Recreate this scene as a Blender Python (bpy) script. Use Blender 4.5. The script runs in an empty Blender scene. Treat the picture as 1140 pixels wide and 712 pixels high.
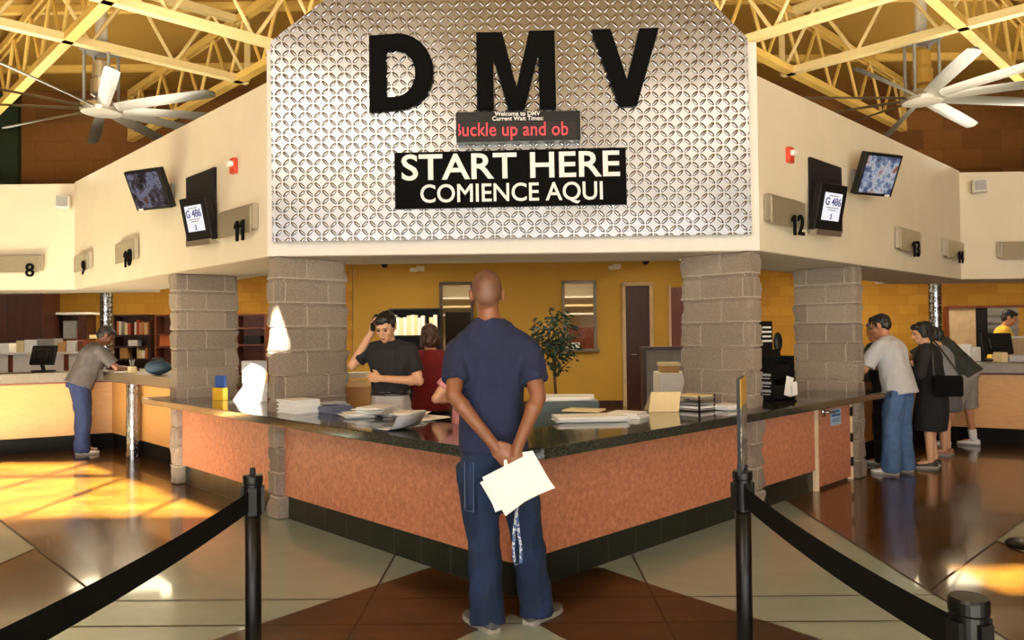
import bpy, bmesh, math, random
from mathutils import Vector, Matrix, noise
random.seed(7)
SC = bpy.context.scene
COL = SC.collection
PI = math.pi

# ------------------------------------------------------------------ camera
F, CX, CY, CAMH = 845.0, 570.0, 356.0, 1.5
_y, _p, _r = math.radians(.58), math.radians(1.02), math.radians(.61)
_f = Vector((-math.sin(_y)*math.cos(_p), math.cos(_y)*math.cos(_p), math.sin(_p)))
_r0 = Vector((math.cos(_y), math.sin(_y), 0)); _u0 = _r0.cross(_f)
_R = (_r0*math.cos(_r)-_u0*math.sin(_r)).normalized(); _U = _R.cross(_f)
CAM = Vector((0, 0, CAMH))
cd = bpy.data.cameras.new('camera'); cam = bpy.data.objects.new('camera', cd); COL.objects.link(cam)
cd.sensor_fit = 'HORIZONTAL'; cd.sensor_width = 36; cd.lens = 36*F/1140; cd.clip_end = 200; cd.clip_start = .05
cam.matrix_world = Matrix(((_R.x, _U.x, -_f.x, CAM.x), (_R.y, _U.y, -_f.y, CAM.y), (_R.z, _U.z, -_f.z, CAM.z), (0, 0, 0, 1)))
SC.camera = cam
SC.view_settings.view_transform = 'Standard'; SC.view_settings.look = 'None'
SC.view_settings.gamma = 1; SC.view_settings.use_curve_mapping = False
SC.view_settings.exposure = 0.32
SC.cycles.use_denoising = True
SC.cycles.max_bounces = 7; SC.cycles.sample_clamp_indirect = 6

def ray(x, y): return _f + _R*((x-CX)/F) - _U*((y-CY)/F)
def onz(x, y, z):
    d = ray(x, y); return CAM + d*((z-CAMH)/d.z)
def aty(x, y, Y):
    d = ray(x, y); return CAM + d*(Y/d.y)
def onpl(x, y, p, n):
    d = ray(x, y); return CAM + d*((Vector(p)-CAM).dot(n)/d.dot(n))

# the building is symmetric about x = AX; its two arms run away at 45 degrees. side -1 left, +1 right
AX = -.05
def A(side, c, t, z=0.0): return Vector((AX + side*(t-c)/2, (c+t)/2, z))
def along(side): return Vector((side*.70711, .70711, 0))      # away from the corner along an arm
def outn(side): return Vector((side*.70711, -.70711, 0))     # towards the public side
def onarm(side, px, py, c):
    return onpl(px, py, A(side, c, 10), outn(side))

# ------------------------------------------------------------------ world, sun, fill lamps
w = bpy.data.worlds.new('world'); SC.world = w; w.use_nodes = True
bg = w.node_tree.nodes['Background']; bg.inputs[0].default_value = (.85, .93, 1, 1); bg.inputs[1].default_value = 1.3
def lamp(name, typ, loc, energy, color=(1, 1, 1), size=1, sizey=None, target=None, spread=None):
    d = bpy.data.lights.new(name, typ); d.energy = energy; d.color = color
    o = bpy.data.objects.new(name, d); COL.objects.link(o); o.location = loc
    if typ == 'AREA':
        d.size = size
        if sizey: d.shape = 'RECTANGLE'; d.size_y = sizey
        if spread: d.spread = spread
    if target is not None:
        o.rotation_euler = (Vector(target)-Vector(loc)).to_track_quat('-Z', 'Y').to_euler()
    return o
SUN_E = math.radians(30)
SUND = Vector((-.10, 1, 0)).normalized()*math.cos(SUN_E) + Vector((0, 0, -math.sin(SUN_E)))
s = lamp('sun', 'SUN', (0, -20, 20), 175, (1, .91, .72)); s.data.angle = .009
s.rotation_euler = SUND.to_track_quat('-Z', 'Y').to_euler()
lamp('rear_fill', 'AREA', (0, -7.4, 2.4), 430, (.93, .97, 1), 13, 3.0, (0, 5, 2.2))  # fill lamp added behind the camera, in place of window daylight
lamp('roof_fill_left', 'AREA', (-4, -3.6, 6.4), 300, (1, .93, .8), 5, 2.6, (-2, 3, 0))  # fill lamp added under the roof, on the left
lamp('roof_fill_right', 'AREA', (4.5, -3.6, 6.4), 200, (1, .93, .8), 5, 2.6, (2, 3, 0))  # second added fill lamp, under closed roof deck
for sd in (-1, 1):                            # fill lamps added out of view behind the fascias to brighten the roof deck
    for k in range(3):
        lamp('deck_fill', 'AREA', (AX+sd*(3.2+2.6*k), 8.3+2.0*k, 3.75), 72, (1, .91, .72), 1.6, .8, (AX+sd*(2.6+2.2*k), 7.2+1.6*k, 9))

# ------------------------------------------------------------------ mesh helpers
WM = {}
class MB:
    def __init__(s): s.v = []; s.f = []; s.m = []; s.k = 0
    def add(s, vs, fs):
        o = len(s.v); s.v += [Vector(q) for q in vs]
        for q in fs: s.f.append([i+o for i in q]); s.m.append(s.k)
        return s
    def box(s, c, sz, M=None):
        c = Vector(c); h = [q/2 for q in sz]; vs = []
        for x in (-1, 1):
            for y in (-1, 1):
                for z in (-1, 1):
                    q = Vector((x*h[0], y*h[1], z*h[2])); vs.append(c + (M @ q if M else q))
        return s.add(vs, [(0, 1, 3, 2), (4, 6, 7, 5), (0, 4, 5, 1), (2, 3, 7, 6), (0, 2, 6, 4), (1, 5, 7, 3)])
    def prism(s, pts, z0, z1):
        n = len(pts); vs = [(p[0], p[1], z0) for p in pts] + [(p[0], p[1], z1) for p in pts]
        a = sum(pts[i][0]*pts[(i+1) % n][1]-pts[(i+1) % n][0]*pts[i][1] for i in range(n))
        fs = [list(range(n))[::-1], list(range(n, 2*n))] + [(i, (i+1) % n, n+(i+1) % n, n+i) for i in range(n)]
        if a < 0: fs = [q[::-1] for q in fs]
        return s.add(vs, fs)
    def extr(s, pts, d):
        n = len(pts); d = Vector(d); vs = [Vector(p) for p in pts]; vs += [p+d for p in vs]
        return s.add(vs, [list(range(n))[::-1], list(range(n, 2*n))] + [(i, (i+1) % n, n+(i+1) % n, n+i) for i in range(n)])
    def loft(s, rings, cap=True):
        n = len(rings[0]); vs = [p for r in rings for p in r]; fs = []
        for k in range(len(rings)-1):
            for i in range(n): fs.append((k*n+i, k*n+(i+1) % n, (k+1)*n+(i+1) % n, (k+1)*n+i))
        if cap: fs += [list(range(n))[::-1], [(len(rings)-1)*n+i for i in range(n)]]
        return s.add(vs, fs)
    def tube(s, pts, rad, n=12, round_ends=False, flat=1.0):
        pts = [Vector(p) for p in pts]
        if not isinstance(rad, (list, tuple)): rad = [rad]*len(pts)
        rings = []; ref = None
        for i, p in enumerate(pts):
            t = (pts[min(i+1, len(pts)-1)]-pts[max(i-1, 0)]).normalized()
            if ref is None:
                ref = Vector((0, 0, 1)) if abs(t.z) < .9 else Vector((1, 0, 0))
            u = (ref - t*ref.dot(t)).normalized(); ref = u; w_ = t.cross(u)
            def rg(c, r): return [c + u*(r*math.cos(2*PI*j/n)) + w_*(r*flat*math.sin(2*PI*j/n)) for j in range(n)]
            if round_ends and i == 0:
                for a in (80, 55, 28): rings.append(rg(p - t*rad[0]*math.sin(math.radians(a)), rad[0]*math.cos(math.radians(a))))
            rings.append(rg(p, rad[i]))
            if round_ends and i == len(pts)-1:
                for a in (28, 55, 80): rings.append(rg(p + t*rad[-1]*math.sin(math.radians(a)), rad[-1]*math.cos(math.radians(a))))
        return s.loft(rings)
    def lathe(s, prof, c, n=24):
        c = Vector(c)
        return s.loft([[c+Vector((r*math.cos(2*PI*j/n), r*math.sin(2*PI*j/n), z)) for j in range(n)] for r, z in prof])
    def ell(s, c, r, M=None, n=16, m=10):
        c = Vector(c); rings = []
        for i in range(m):
            a = -PI/2 + PI*(i+.5)/m
            rings.append([c + (M @ Vector((r[0]*math.cos(a)*math.cos(2*PI*j/n), r[1]*math.cos(a)*math.sin(2*PI*j/n), r[2]*math.sin(a))) if M else
                          Vector((r[0]*math.cos(a)*math.cos(2*PI*j/n), r[1]*math.cos(a)*math.sin(2*PI*j/n), r[2]*math.sin(a)))) for j in range(n)])
        return s.loft(rings)
    def mesh(s, name, mats, smooth=False, xf=None):
        me = bpy.data.meshes.new(name)
        me.from_pydata([(xf @ q if xf else q)[:] for q in s.v], [], s.f)
        for m_ in mats: me.materials.append(m_)
        for p, k in zip(me.polygons, s.m): p.material_index = min(k, len(mats)-1); p.use_smooth = smooth
        bm = bmesh.new(); bm.from_mesh(me); bmesh.ops.recalc_face_normals(bm, faces=bm.faces); bm.to_mesh(me); bm.free()
        return me
    def build(s, name, mats, parent=None, smooth=False, bevel=0, seg=2, origin=None):
        if not isinstance(mats, (list, tuple)): mats = [mats]
        if parent is not None:
            o = bpy.data.objects.new(name, s.mesh(name, mats, smooth, WM[parent].inverted())); COL.objects.link(o); o.parent = parent; WM[o] = WM[parent]
        else:
            if origin is None:
                xs = [q.x for q in s.v]; ys = [q.y for q in s.v]; zs = [q.z for q in s.v]
                origin = Vector(((min(xs)+max(xs))/2, (min(ys)+max(ys))/2, min(zs)))
            M = origin if isinstance(origin, Matrix) else Matrix.Translation(origin)
            o = bpy.data.objects.new(name, s.mesh(name, mats, smooth, M.inverted())); COL.objects.link(o); o.matrix_world = M; WM[o] = M
        if bevel:
            b = o.modifiers.new('edge', 'BEVEL'); b.width = bevel; b.segments = seg; b.limit_method = 'ANGLE'; b.angle_limit = math.radians(40)
        return o
def thing(name, label, cat, loc, rotz=0, group=None):
    o = bpy.data.objects.new(name, None); COL.objects.link(o); o.empty_display_size = .1
    M = Matrix.Translation(Vector(loc)) @ Matrix.Rotation(rotz, 4, 'Z')
    o.matrix_world = M; WM[o] = M
    return tag(o, label, cat, group)
def tag(o, label, cat=None, group=None, kind=None):
    o['label'] = label
    if cat: o['category'] = cat
    if group: o['group'] = group
    if kind: o['kind'] = kind
    return o
def struct(o, label=None):
    o['kind'] = 'structure'
    if label: o['label'] = label
    return o
def copy_tree(o, M, label, parent=None):
    c = o.copy(); COL.objects.link(c)
    if parent is None: c.matrix_world = M; c['label'] = label; WM[c] = M
    else: c.parent = parent
    for ch in o.children: copy_tree(ch, None, None, c)
    return c
def frame(side):      # columns: along arm, outward normal, up
    a, n = along(side), outn(side)
    return Matrix(((a.x, n.x, 0), (a.y, n.y, 0), (0, 0, 1)))
def RZ(a): return Matrix.Rotation(a, 3, 'Z')

# ------------------------------------------------------------------ materials
def S(r, g, b):
    f = lambda c: (c/255/12.92) if c/255 <= .04045 else ((c/255+.055)/1.055)**2.4
    return (f(r), f(g), f(b), 1)
class NT:
    def __init__(s, name):
        s.m = bpy.data.materials.new(name); s.m.use_nodes = True; s.t = s.m.node_tree; s.b = s.t.nodes['Principled BSDF']
    def n(s, typ, **kw):
        q = s.t.nodes.new(typ)
        for k, v in kw.items(): setattr(q, k, v)
        return q
    def l(s, a, b): s.t.links.new(a, b)
    def math(s, op, a, b=None, c=None):
        q = s.n('ShaderNodeMath', operation=op)
        for i, x in enumerate((a, b, c)):
            if x is None: continue
            if isinstance(x, (int, float)): q.inputs[i].default_value = x
            else: s.l(x, q.inputs[i])
        return q.outputs[0]
    def set(s, rough=None, metal=None, coat=None, spec=None):
        if rough is not None: s.b.inputs['Roughness'].default_value = rough
        if metal is not None: s.b.inputs['Metallic'].default_value = metal
        if coat is not None: s.b.inputs['Coat Weight'].default_value = coat; s.b.inputs['Coat Roughness'].default_value = .06
        if spec is not None: s.b.inputs['Specular IOR Level'].default_value = spec
    def coord(s, kind='Object', scale=None):
        c = s.n('ShaderNodeTexCoord').outputs[kind]
        if scale is not None:
            q = s.n('ShaderNodeMapping'); q.inputs['Scale'].default_value = scale; s.l(c, q.inputs[0]); c = q.outputs[0]
        return c
    def noise(s, scale, vec=None, detail=4, rough=.55, out='Fac'):
        q = s.n('ShaderNodeTexNoise'); q.inputs['Scale'].default_value = scale; q.inputs['Detail'].default_value = detail; q.inputs['Roughness'].default_value = rough
        s.l(vec if vec is not None else s.coord(), q.inputs['Vector']); return q.outputs[out]
    def ramp(s, fac, stops):
        q = s.n('ShaderNodeValToRGB'); e = q.color_ramp.elements
        while len(e) < len(stops): e.new(.5)
        for i, (p, c) in enumerate(stops): e[i].position = p; e[i].color = c
        s.l(fac, q.inputs[0]); return q.outputs[0]
    def bump(s, h, strength=.3, dist=.01):
        q = s.n('ShaderNodeBump'); q.inputs['Strength'].default_value = strength; q.inputs['Distance'].default_value = dist
        s.l(h, q.inputs['Height']); s.l(q.outputs[0], s.b.inputs['Normal'])
def shade(c, k): return (min(1, c[0]*k), min(1, c[1]*k), min(1, c[2]*k), 1)
_mc = {}
def plain(name, c, rough=.5, metal=0, var=.12, ns=8, bump=0, bs=60, coat=None, scale=None):
    if name in _mc: return _mc[name]
    t = NT(name); v = t.coord('Object', scale)
    t.l(t.ramp(t.noise(ns, v), [(.3, shade(c, 1-var)), (.7, shade(c, 1+var))]), t.b.inputs['Base Color'])
    t.set(rough, metal, coat)
    if bump: t.bump(t.noise(bs, v, 5), bump, .004)
    _mc[name] = t.m; return t.m
def blocks(name, c1, c2, mortar, bw=.4, bh=.2, ms=.006, bump=.5, rough=.85, grain=70, u=(1, 1), z0=0.0):
    t = NT(name); g = t.n('ShaderNodeNewGeometry'); sp = t.n('ShaderNodeSeparateXYZ'); t.l(g.outputs['Position'], sp.inputs[0])
    uu = t.math('ADD', t.math('MULTIPLY', sp.outputs[0], u[0]), t.math('MULTIPLY', sp.outputs[1], u[1]))
    cb = t.n('ShaderNodeCombineXYZ'); t.l(uu, cb.inputs[0]); t.l(t.math('ADD', sp.outputs[2], z0), cb.inputs[1])
    br = t.n('ShaderNodeTexBrick'); t.l(cb.outputs[0], br.inputs['Vector'])
    for k, x in (('Scale', 1), ('Mortar Size', ms), ('Mortar Smooth', .2), ('Brick Width', bw), ('Row Height', bh), ('Bias', 0)): br.inputs[k].default_value = x
    br.inputs['Color1'].default_value = c1; br.inputs['Color2'].default_value = c2; br.inputs['Mortar'].default_value = mortar
    nz = t.noise(grain, g.outputs['Position'], 6, .7)
    mx = t.n('ShaderNodeMix', data_type='RGBA', blend_type='MULTIPLY'); mx.inputs[0].default_value = 1
    t.l(br.outputs['Color'], mx.inputs[6]); t.l(t.ramp(nz, [(.3, (.62, .62, .62, 1)), (.7, (1.25, 1.22, 1.2, 1))]), mx.inputs[7])
    t.l(mx.outputs[2], t.b.inputs['Base Color']); t.set(rough)
    h = t.math('ADD', t.math('MULTIPLY', br.outputs['Fac'], -.6), t.math('MULTIPLY', nz, .7))
    t.bump(h, bump, .012)
    return t.m
def tread(name, pitch, cyl=None, strength=1.0, rough=.22, col=(.32, .32, .325, 1)):
    t = NT(name); sp = t.n('ShaderNodeSeparateXYZ')
    if cyl: t.l(t.coord('Object'), sp.inputs[0]); uu = t.math('MULTIPLY', t.math('ARCTAN2', sp.outputs[1], sp.outputs[0]), cyl)
    else: t.l(t.n('ShaderNodeNewGeometry').outputs['Position'], sp.inputs[0]); uu = sp.outputs[0]
    u = t.math('DIVIDE', uu, pitch); v = t.math('DIVIDE', sp.outputs[2], pitch)
    par = t.math('MULTIPLY', t.math('MODULO', t.math('ADD', t.math('ADD', t.math('FLOOR', u), t.math('FLOOR', v)), 2000.0), 2.0), 1.0)
    a = t.math('SUBTRACT', t.math('FRACT', u), .5); b = t.math('SUBTRACT', t.math('FRACT', v), .5)
    sgn = t.math('SUBTRACT', t.math('MULTIPLY', par, 2.0), 1.0); bs_ = t.math('MULTIPLY', b, sgn)
    p = t.math('ADD', a, bs_); q = t.math('SUBTRACT', a, bs_)
    e = t.math('ADD', t.math('POWER', t.math('ABSOLUTE', t.math('DIVIDE', p, .78)), 2.0), t.math('POWER', t.math('ABSOLUTE', t.math('DIVIDE', q, .30)), 2.0))
    h = t.math('MAXIMUM', t.math('SUBTRACT', 1.0, e), 0.0); h = t.math('POWER', h, .6)
    wob = t.noise(2.2, None, 2)
    t.l(t.ramp(wob, [(.3, shade(col, .9)), (.7, col)]), t.b.inputs['Base Color'])
    t.bump(t.math('ADD', h, t.math('MULTIPLY', wob, .8)), strength, pitch*.13); t.set(rough, 1.0)
    return t.m
M = {}
M['brown_floor'] = None
def floor_mat(name, stops, rough, sc):
    t = NT(name); p = t.n('ShaderNodeNewGeometry').outputs['Position']
    mp = t.n('ShaderNodeMapping'); mp.inputs['Scale'].default_value = sc; t.l(p, mp.inputs[0])
    n1 = t.noise(1.6, mp.outputs[0], 9, .66); n2 = t.noise(7, mp.outputs[0], 6, .7)
    f = t.math('ADD', t.math('MULTIPLY', n1, .7), t.math('MULTIPLY', n2, .3))
    t.l(t.ramp(f, stops), t.b.inputs['Base Color']); t.set(rough, 0, .5)
    rr = t.math('ADD', t.math('MULTIPLY', n2, .06), rough-.03); t.l(rr, t.b.inputs['Roughness'])
    t.bump(t.noise(1.2, p, 2), .02, .01)
    return t.m
M['brown'] = floor_mat('amber_stained_concrete', [(.3, S(40, 25, 8)), (.5, S(80, 52, 14)), (.7, S(116, 80, 26))], .2, (1, 1.6, 1))
M['pale'] = floor_mat('pale_polished_concrete', [(.25, S(138, 151, 141)), (.5, S(149, 162, 151)), (.8, S(157, 170, 159))], .24, (1, 1.3, 1))
M['letterblack'] = plain('matt_black_letter', S(6, 6, 6), .9); M['letterblack'].node_tree.nodes['Principled BSDF'].inputs['Specular IOR Level'].default_value = .12
M['dark_brown'] = floor_mat('dark_stained_concrete', [(.3, S(30, 18, 7)), (.5, S(60, 37, 13)), (.72, S(104, 70, 26))], .3, (1, 1.6, 1)); M['dark_brown'].node_tree.nodes['Principled BSDF'].inputs['Coat Weight'].default_value = .1
M['joint'] = plain('floor_joint', S(62, 50, 34), .6)
M['cream'] = plain('cream_paint', S(222, 209, 183), .7, var=.03, ns=3)
M['white_trim'] = plain('white_trim_paint', S(226, 220, 208), .6, var=.03)
M['soffit'] = plain('soffit_plaster', S(190, 176, 158), .8, var=.04)
M['cmu'] = blocks('grey_split_block', S(150, 136, 122), S(122, 110, 98), S(178, 166, 150), z0=.02, u=(0, 1.41421))
M['yblock'] = blocks('yellow_painted_block', S(208, 156, 50), S(190, 134, 36), S(176, 124, 34), u=(1, 1), bump=.25, rough=.75, ms=.004)
M['oblock'] = blocks('brown_upper_block', S(138, 92, 36), S(110, 68, 24), S(112, 70, 28), u=(1, 1), bw=.8, bh=.4, bump=.25)
M['yellow'] = plain('yellow_wall_paint', S(196, 152, 58), .75, var=.04, ns=2)
M['deck'] = plain('ochre_roof_deck', S(158, 120, 42), .8, var=.08, ns=1.2)
M['steel_cream'] = plain('cream_painted_steel', S(238, 218, 158), .5, var=.04)
M['steel_ochre'] = plain('ochre_painted_steel', S(222, 186, 98), .5, var=.04)
M['granite'] = None
t = NT('dark_green_granite'); nz = t.noise(120, t.n('ShaderNodeNewGeometry').outputs['Position'], 5, .75)
t.l(t.ramp(nz, [(.36, S(14, 18, 16)), (.52, S(44, 48, 42)), (.68, S(96, 98, 86))]), t.b.inputs['Base Color']); t.set(.09, 0, .3); M['granite'] = t.m
t = NT('green_black_tile'); g = t.n('ShaderNodeNewGeometry').outputs['Position']; nz = t.noise(60, g, 5, .75)
t.l(t.ramp(nz, [(.35, S(24, 34, 28)), (.65, S(66, 76, 64))]), t.b.inputs['Base Color']); t.set(.3); M['tile'] = blocks('green_black_tile', S(30, 38, 32), S(22, 30, 25), S(74, 80, 70), bw=.3, bh=.5, ms=.0035, bump=.15, rough=.3, grain=60, u=(0, 1.41421))
M['darkkick'] = plain('black_kick_tile', S(12, 11, 10), .7)
M['grout'] = plain('tile_grout', S(98, 104, 92), .8)
t = NT('terracotta_laminate'); g = t.n('ShaderNodeNewGeometry').outputs['Position']
t.l(t.ramp(t.noise(26, g, 6, .72), [(.3, S(158, 98, 70)), (.5, S(190, 122, 90)), (.72, S(214, 146, 110))]), t.b.inputs['Base Color']); t.set(.5); M['terra'] = t.m
def wood(name, c, k=.25, rough=.45, sc=(6, 6, 60)):
    t = NT(name); nz = t.noise(1.5, t.coord('Object', sc), 5, .6)
    t.l(t.ramp(nz, [(.3, shade(c, 1-k)), (.7, shade(c, 1+k))]), t.b.inputs['Base Color']); t.set(rough); return t.m
M['maple'] = wood('maple_veneer', S(206, 150, 84), .12)
M['darkwood'] = wood('dark_wood', S(58, 26, 18), .3, .4, (8, 8, 1.5))
M['redwood'] = wood('reddish_wood', S(108, 52, 30), .25, .4, (8, 8, 1.5))
M['greytop'] = plain('grey_brown_laminate', S(112, 98, 80), .35, var=.15, ns=40)
M['black'] = plain('black_plastic', S(9, 9, 10), .5)
M['blacksteel'] = plain('black_powder_steel', S(5, 6, 8), .35)
M['belt'] = plain('black_webbing', S(9, 9, 8), .9, bump=.4, bs=300)
M['white'] = plain('white_paper', S(240, 238, 234), .7, var=.03)
M['greypaper'] = plain('grey_print_paper', S(196, 196, 200), .7, var=.12, ns=30)
M['manila'] = plain('manila_card', S(226, 206, 158), .7, var=.05)
M['cardboard'] = plain('cardboard', S(186, 140, 84), .8, var=.08)
M['whiteplastic'] = plain('white_plastic', S(226, 222, 212), .45, var=.04)
M['greyplastic'] = plain('grey_plastic', S(140, 138, 134), .5)
M['brushed'] = plain('brushed_plate', S(176, 166, 140), .35, .6, scale=(1, 1, 30), var=.1)
M['chrome'] = plain('chrome', S(220, 220, 220), .12, 1, var=.02)
M['alu'] = plain('grey_aluminium', S(196, 190, 178), .35, .9, var=.06)
M['blade'] = plain('grey_fan_blade', S(84, 80, 71), .4, .3, var=.06)
M['red'] = plain('red_device', S(196, 62, 36), .4)
M['blue'] = plain('blue_plastic', S(34, 74, 150), .4)
M['yellowcard'] = plain('yellow_leaflet', S(236, 186, 52), .6)
M['navybag'] = plain('blue_grey_bag', S(42, 64, 84), .7)
M['partition'] = plain('grey_fabric_partition', S(136, 128, 122), .9, bump=.3, bs=200)
M['beigepanel'] = plain('beige_partition', S(196, 168, 134), .8)
M['teal'] = plain('grey_teal_laminate', S(72, 88, 86), .5)
M['leaf'] = plain('green_leaf', S(34, 54, 26), .5, var=.5, ns=6)
M['bark'] = plain('brown_bark', S(86, 52, 34), .8)
M['tread'] = tread('embossed_aluminium', .064, None, 1.0, .25)
M['tread_col'] = tread('embossed_aluminium_column', .075, cyl=.12)
for k_, v_ in (('blacksteel', .3), ('belt', .15), ('darkkick', .15), ('black', .3)): M[k_].node_tree.nodes['Principled BSDF'].inputs['Specular IOR Level'].default_value = v_
def emit(name, c, k):
    t = NT(name); t.b.inputs['Base Color'].default_value = (0.01, .01, .01, 1); t.b.inputs['Emission Color'].default_value = c
    t.b.inputs['Emission Strength'].default_value = k; return t.m
M['led'] = emit('red_led', S(255, 54, 60), 1.1)
M['lit'] = emit('lit_display', S(236, 236, 240), .85)
M['lamp'] = emit('lit_lamp', S(255, 236, 190), 4)
def screen(name, stops):
    t = NT(name); t.b.inputs['Base Color'].default_value = (.01, .01, .01, 1)
    t.l(t.ramp(t.noise(9, None, 3, .6), stops), t.b.inputs['Emission Color']); t.b.inputs['Emission Strength'].default_value = .6; t.set(.15); return t.m
M['tv_dark'] = screen('video_dark', [(.38, S(24, 18, 22)), (.5, S(70, 60, 70)), (.6, S(120, 124, 150)), (.7, S(92, 60, 46))])
M['tv_blue'] = screen('video_blue', [(.35, S(52, 66, 100)), (.48, S(116, 130, 160)), (.56, S(200, 204, 214)), (.66, S(150, 96, 74))])
t = NT('clear_glass'); t.b.inputs['Transmission Weight'].default_value = 1; t.set(.02); t.b.inputs['IOR'].default_value = 1.1; M['glass'] = t.m

# ------------------------------------------------------------------ text
def text(body, size, mat, name, parent, Mx, offset=0.0, extrude=.003, align='CENTER', xs=1.0, clip=None, space=1.0):
    cu = bpy.data.curves.new('lettering', 'FONT'); cu.body = body; cu.size = size; cu.offset = offset; cu.extrude = extrude
    cu.align_x = align; cu.align_y = 'CENTER'; cu.space_character = space; cu.resolution_u = 4
    ob = bpy.data.objects.new('lettering', cu); COL.objects.link(ob)
    bpy.context.view_layer.update()
    me = bpy.data.meshes.new_from_object(ob.evaluated_get(bpy.context.evaluated_depsgraph_get()))
    bpy.data.objects.remove(ob); bpy.data.curves.remove(cu)
    if clip:
        bm = bmesh.new(); bm.from_mesh(me)
        for x, s_ in ((clip[0], -1), (clip[1], 1)):
            bmesh.ops.bisect_plane(bm, geom=bm.verts[:]+bm.edges[:]+bm.faces[:], plane_co=(x, 0, 0), plane_no=(s_, 0, 0), clear_outer=True)
        bm.to_mesh(me); bm.free()
    me.transform(Matrix.Diagonal((xs, 1, 1, 1))); me.transform(WM[parent].inverted() @ Mx)
    me.materials.clear(); me.materials.append(mat); me.name = name
    o = bpy.data.objects.new(name, me); COL.objects.link(o); o.parent = parent; WM[o] = WM[parent]
    return o
def facing(c, right, up):     # matrix of a text plane
    r = Vector(right).normalized(); u = Vector(up).normalized(); n = r.cross(u); c = Vector(c)
    return Matrix(((r.x, u.x, n.x, c.x), (r.y, u.y, n.y, c.y), (r.z, u.z, n.z, c.z), (0, 0, 0, 1)))

# ================================================================== FLOOR
mb = MB(); mb.prism([(-14.2, -8.2), (14.2, -8.2), (14.2, 19), (-14.2, 19)], -.2, 0); fl = struct(mb.build('floor', M['brown']))
def inlay(pts, z, mat, name='floor_inlay'):
    m_ = MB(); m_.add([(p[0], p[1], z) for p in pts], [list(range(len(pts)))]); return m_.build(name, mat, fl)
XL, XR = -2.46, 2.33
inlay([(XL, -7), (XR, -7), (XR, 9), (XL, 9)], .001, M['pale'])
inlay([(-.06, 5.55), (-2.46, 2.66), (-2.46, 1.0), (-.06, 4.09), (2.33, 1.0), (2.33, 2.66)], .0018, M['dark_brown'])
inlay([(-2.46, .5), (-.17, 3.93), (.08, 3.93), (2.33, .5)], .0026, M['pale'])
for sd in (-1, 1):
    x0 = -.065 + sd*3.42
    inlay([(x0, 5.43), (x0, 3.0), (x0+sd*4, 3.0), (x0+sd*4, 9.43)], .001, M['pale'])
def joint(a, b, wd=.012, z=.0034):
    a = Vector((*a, 0)); b = Vector((*b, 0)); d = (b-a).normalized(); n = Vector((-d.y, d.x, 0))*wd/2
    inlay([(q.x, q.y) for q in (a-n, b-n, b+n, a+n)], z, M['joint'], 'floor_joint')
for y in (4.33, 3.95, 2.4): joint((XL, y), (XR, y))
for x in (-.865, .74): joint((x, -6), (x, 5.2))
for x in (XL, XR): joint((x, -6), (x, 6.75), .016)
for sd in (-1, 1):
    x0 = -.065+sd*3.42
    joint((x0, 5.43), (-.065+sd*2.39, 4.4)); joint((x0, 5.43), (x0+sd*3.5, 8.93)); joint((x0, 5.43), (x0, 3))

# ================================================================== WALLS, CEILING
ZC = 6.65
mb = MB()                                    # the roof deck, with unseen openings added to shape the sun patches
holes = [(-8, -1.0, -5.43, -2.29), (3.85, 5.3, -7.4, -6.65)]
xs = sorted({-14, 14, *[h[0] for h in holes], *[h[1] for h in holes]}); ys = sorted({-8, 16, *[h[2] for h in holes], *[h[3] for h in holes]})
for i in range(len(xs)-1):
    for j in range(len(ys)-1):
        cx_, cy_ = (xs[i]+xs[i+1])/2, (ys[j]+ys[j+1])/2
        if any(h[0] < cx_ < h[1] and h[2] < cy_ < h[3] for h in holes): continue
        mb.box((cx_, cy_, ZC+.1), (xs[i+1]-xs[i], ys[j+1]-ys[j], .2))
ce = struct(mb.build('ceiling', M['deck']))
for k in range(9):
    y = -6.6+k*2.6
    if any(h[2]-.2 < y < h[3]+.2 for h in holes): continue
    MB().box((0, y, ZC-.06), (27.8, .1, .12)).build('purlin', M['steel_ochre'], ce)
for pts in ([(-1.03, -5.43), (-1.0, -5.43), (-1.0, -2.85), (-1.8, -2.85), (-1.8, -2.29), (-4.17, -2.29)], [(-1.5, -2.85), (-1.16, -2.85), (-1.16, -2.29), (-1.5, -2.29)], [(-1.0, -2.85), (-1.0, -2.29), (-1.16, -2.29)]):
    m_ = MB(); m_.prism(pts, ZC, ZC+.02); m_.build('sun_mask', M['deck'], ce)  # unseen plates added over the opening to trim the sun patch
h = holes[0]
for x in (-6.6, -5.2, -4.05, -3.1, -2.05): MB().box((x, (h[2]+h[3])/2, ZC+.05), (.07, h[3]-h[2], .08)).build('sun_bar', M['steel_cream'], ce)  # bars added in the unseen opening to streak the sun patch
MB().box(((h[0]+h[1])/2, -3.3, ZC+.05), (h[1]-h[0], .09, .08)).build('sun_bar', M['steel_cream'], ce)
Mxz = [('wall_back', (0, 15.8, (2.95+ZC)/2+.05), (28, .3, ZC-3.05), M['oblock']), ('wall_left', (-14.1, 4, ZC/2), (.2, 24, ZC), M['oblock']), ('wall_right', (14.1, 4, ZC/2), (.2, 24, ZC), M['oblock'])]
for n_, c, sz, m_ in Mxz: struct(MB().box(c, sz).build(n_, m_))
mb = MB()                                    # rear wall behind the camera with its band of windows
mb.box((0, -8.1, .45), (28, .2, .9)); mb.box((0, -8.1, 5.05), (28, .2, 3.2))
for x in (-13.2, -7, -3.5, 0, 3.5, 7, 13.2): mb.box((x, -8.1, 2.17), (.25 if abs(x) < 10 else 1.6, .2, 2.55))
struct(mb.build('wall_rear', M['cream']))
struct(MB().box((-10.8, 15.6, 4.8), (.9, .12, 3.6)).build('trim_1', plain('dark_green_paint', S(34, 52, 30), .6)), 'dark green strip on the upper brown block wall')

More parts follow.
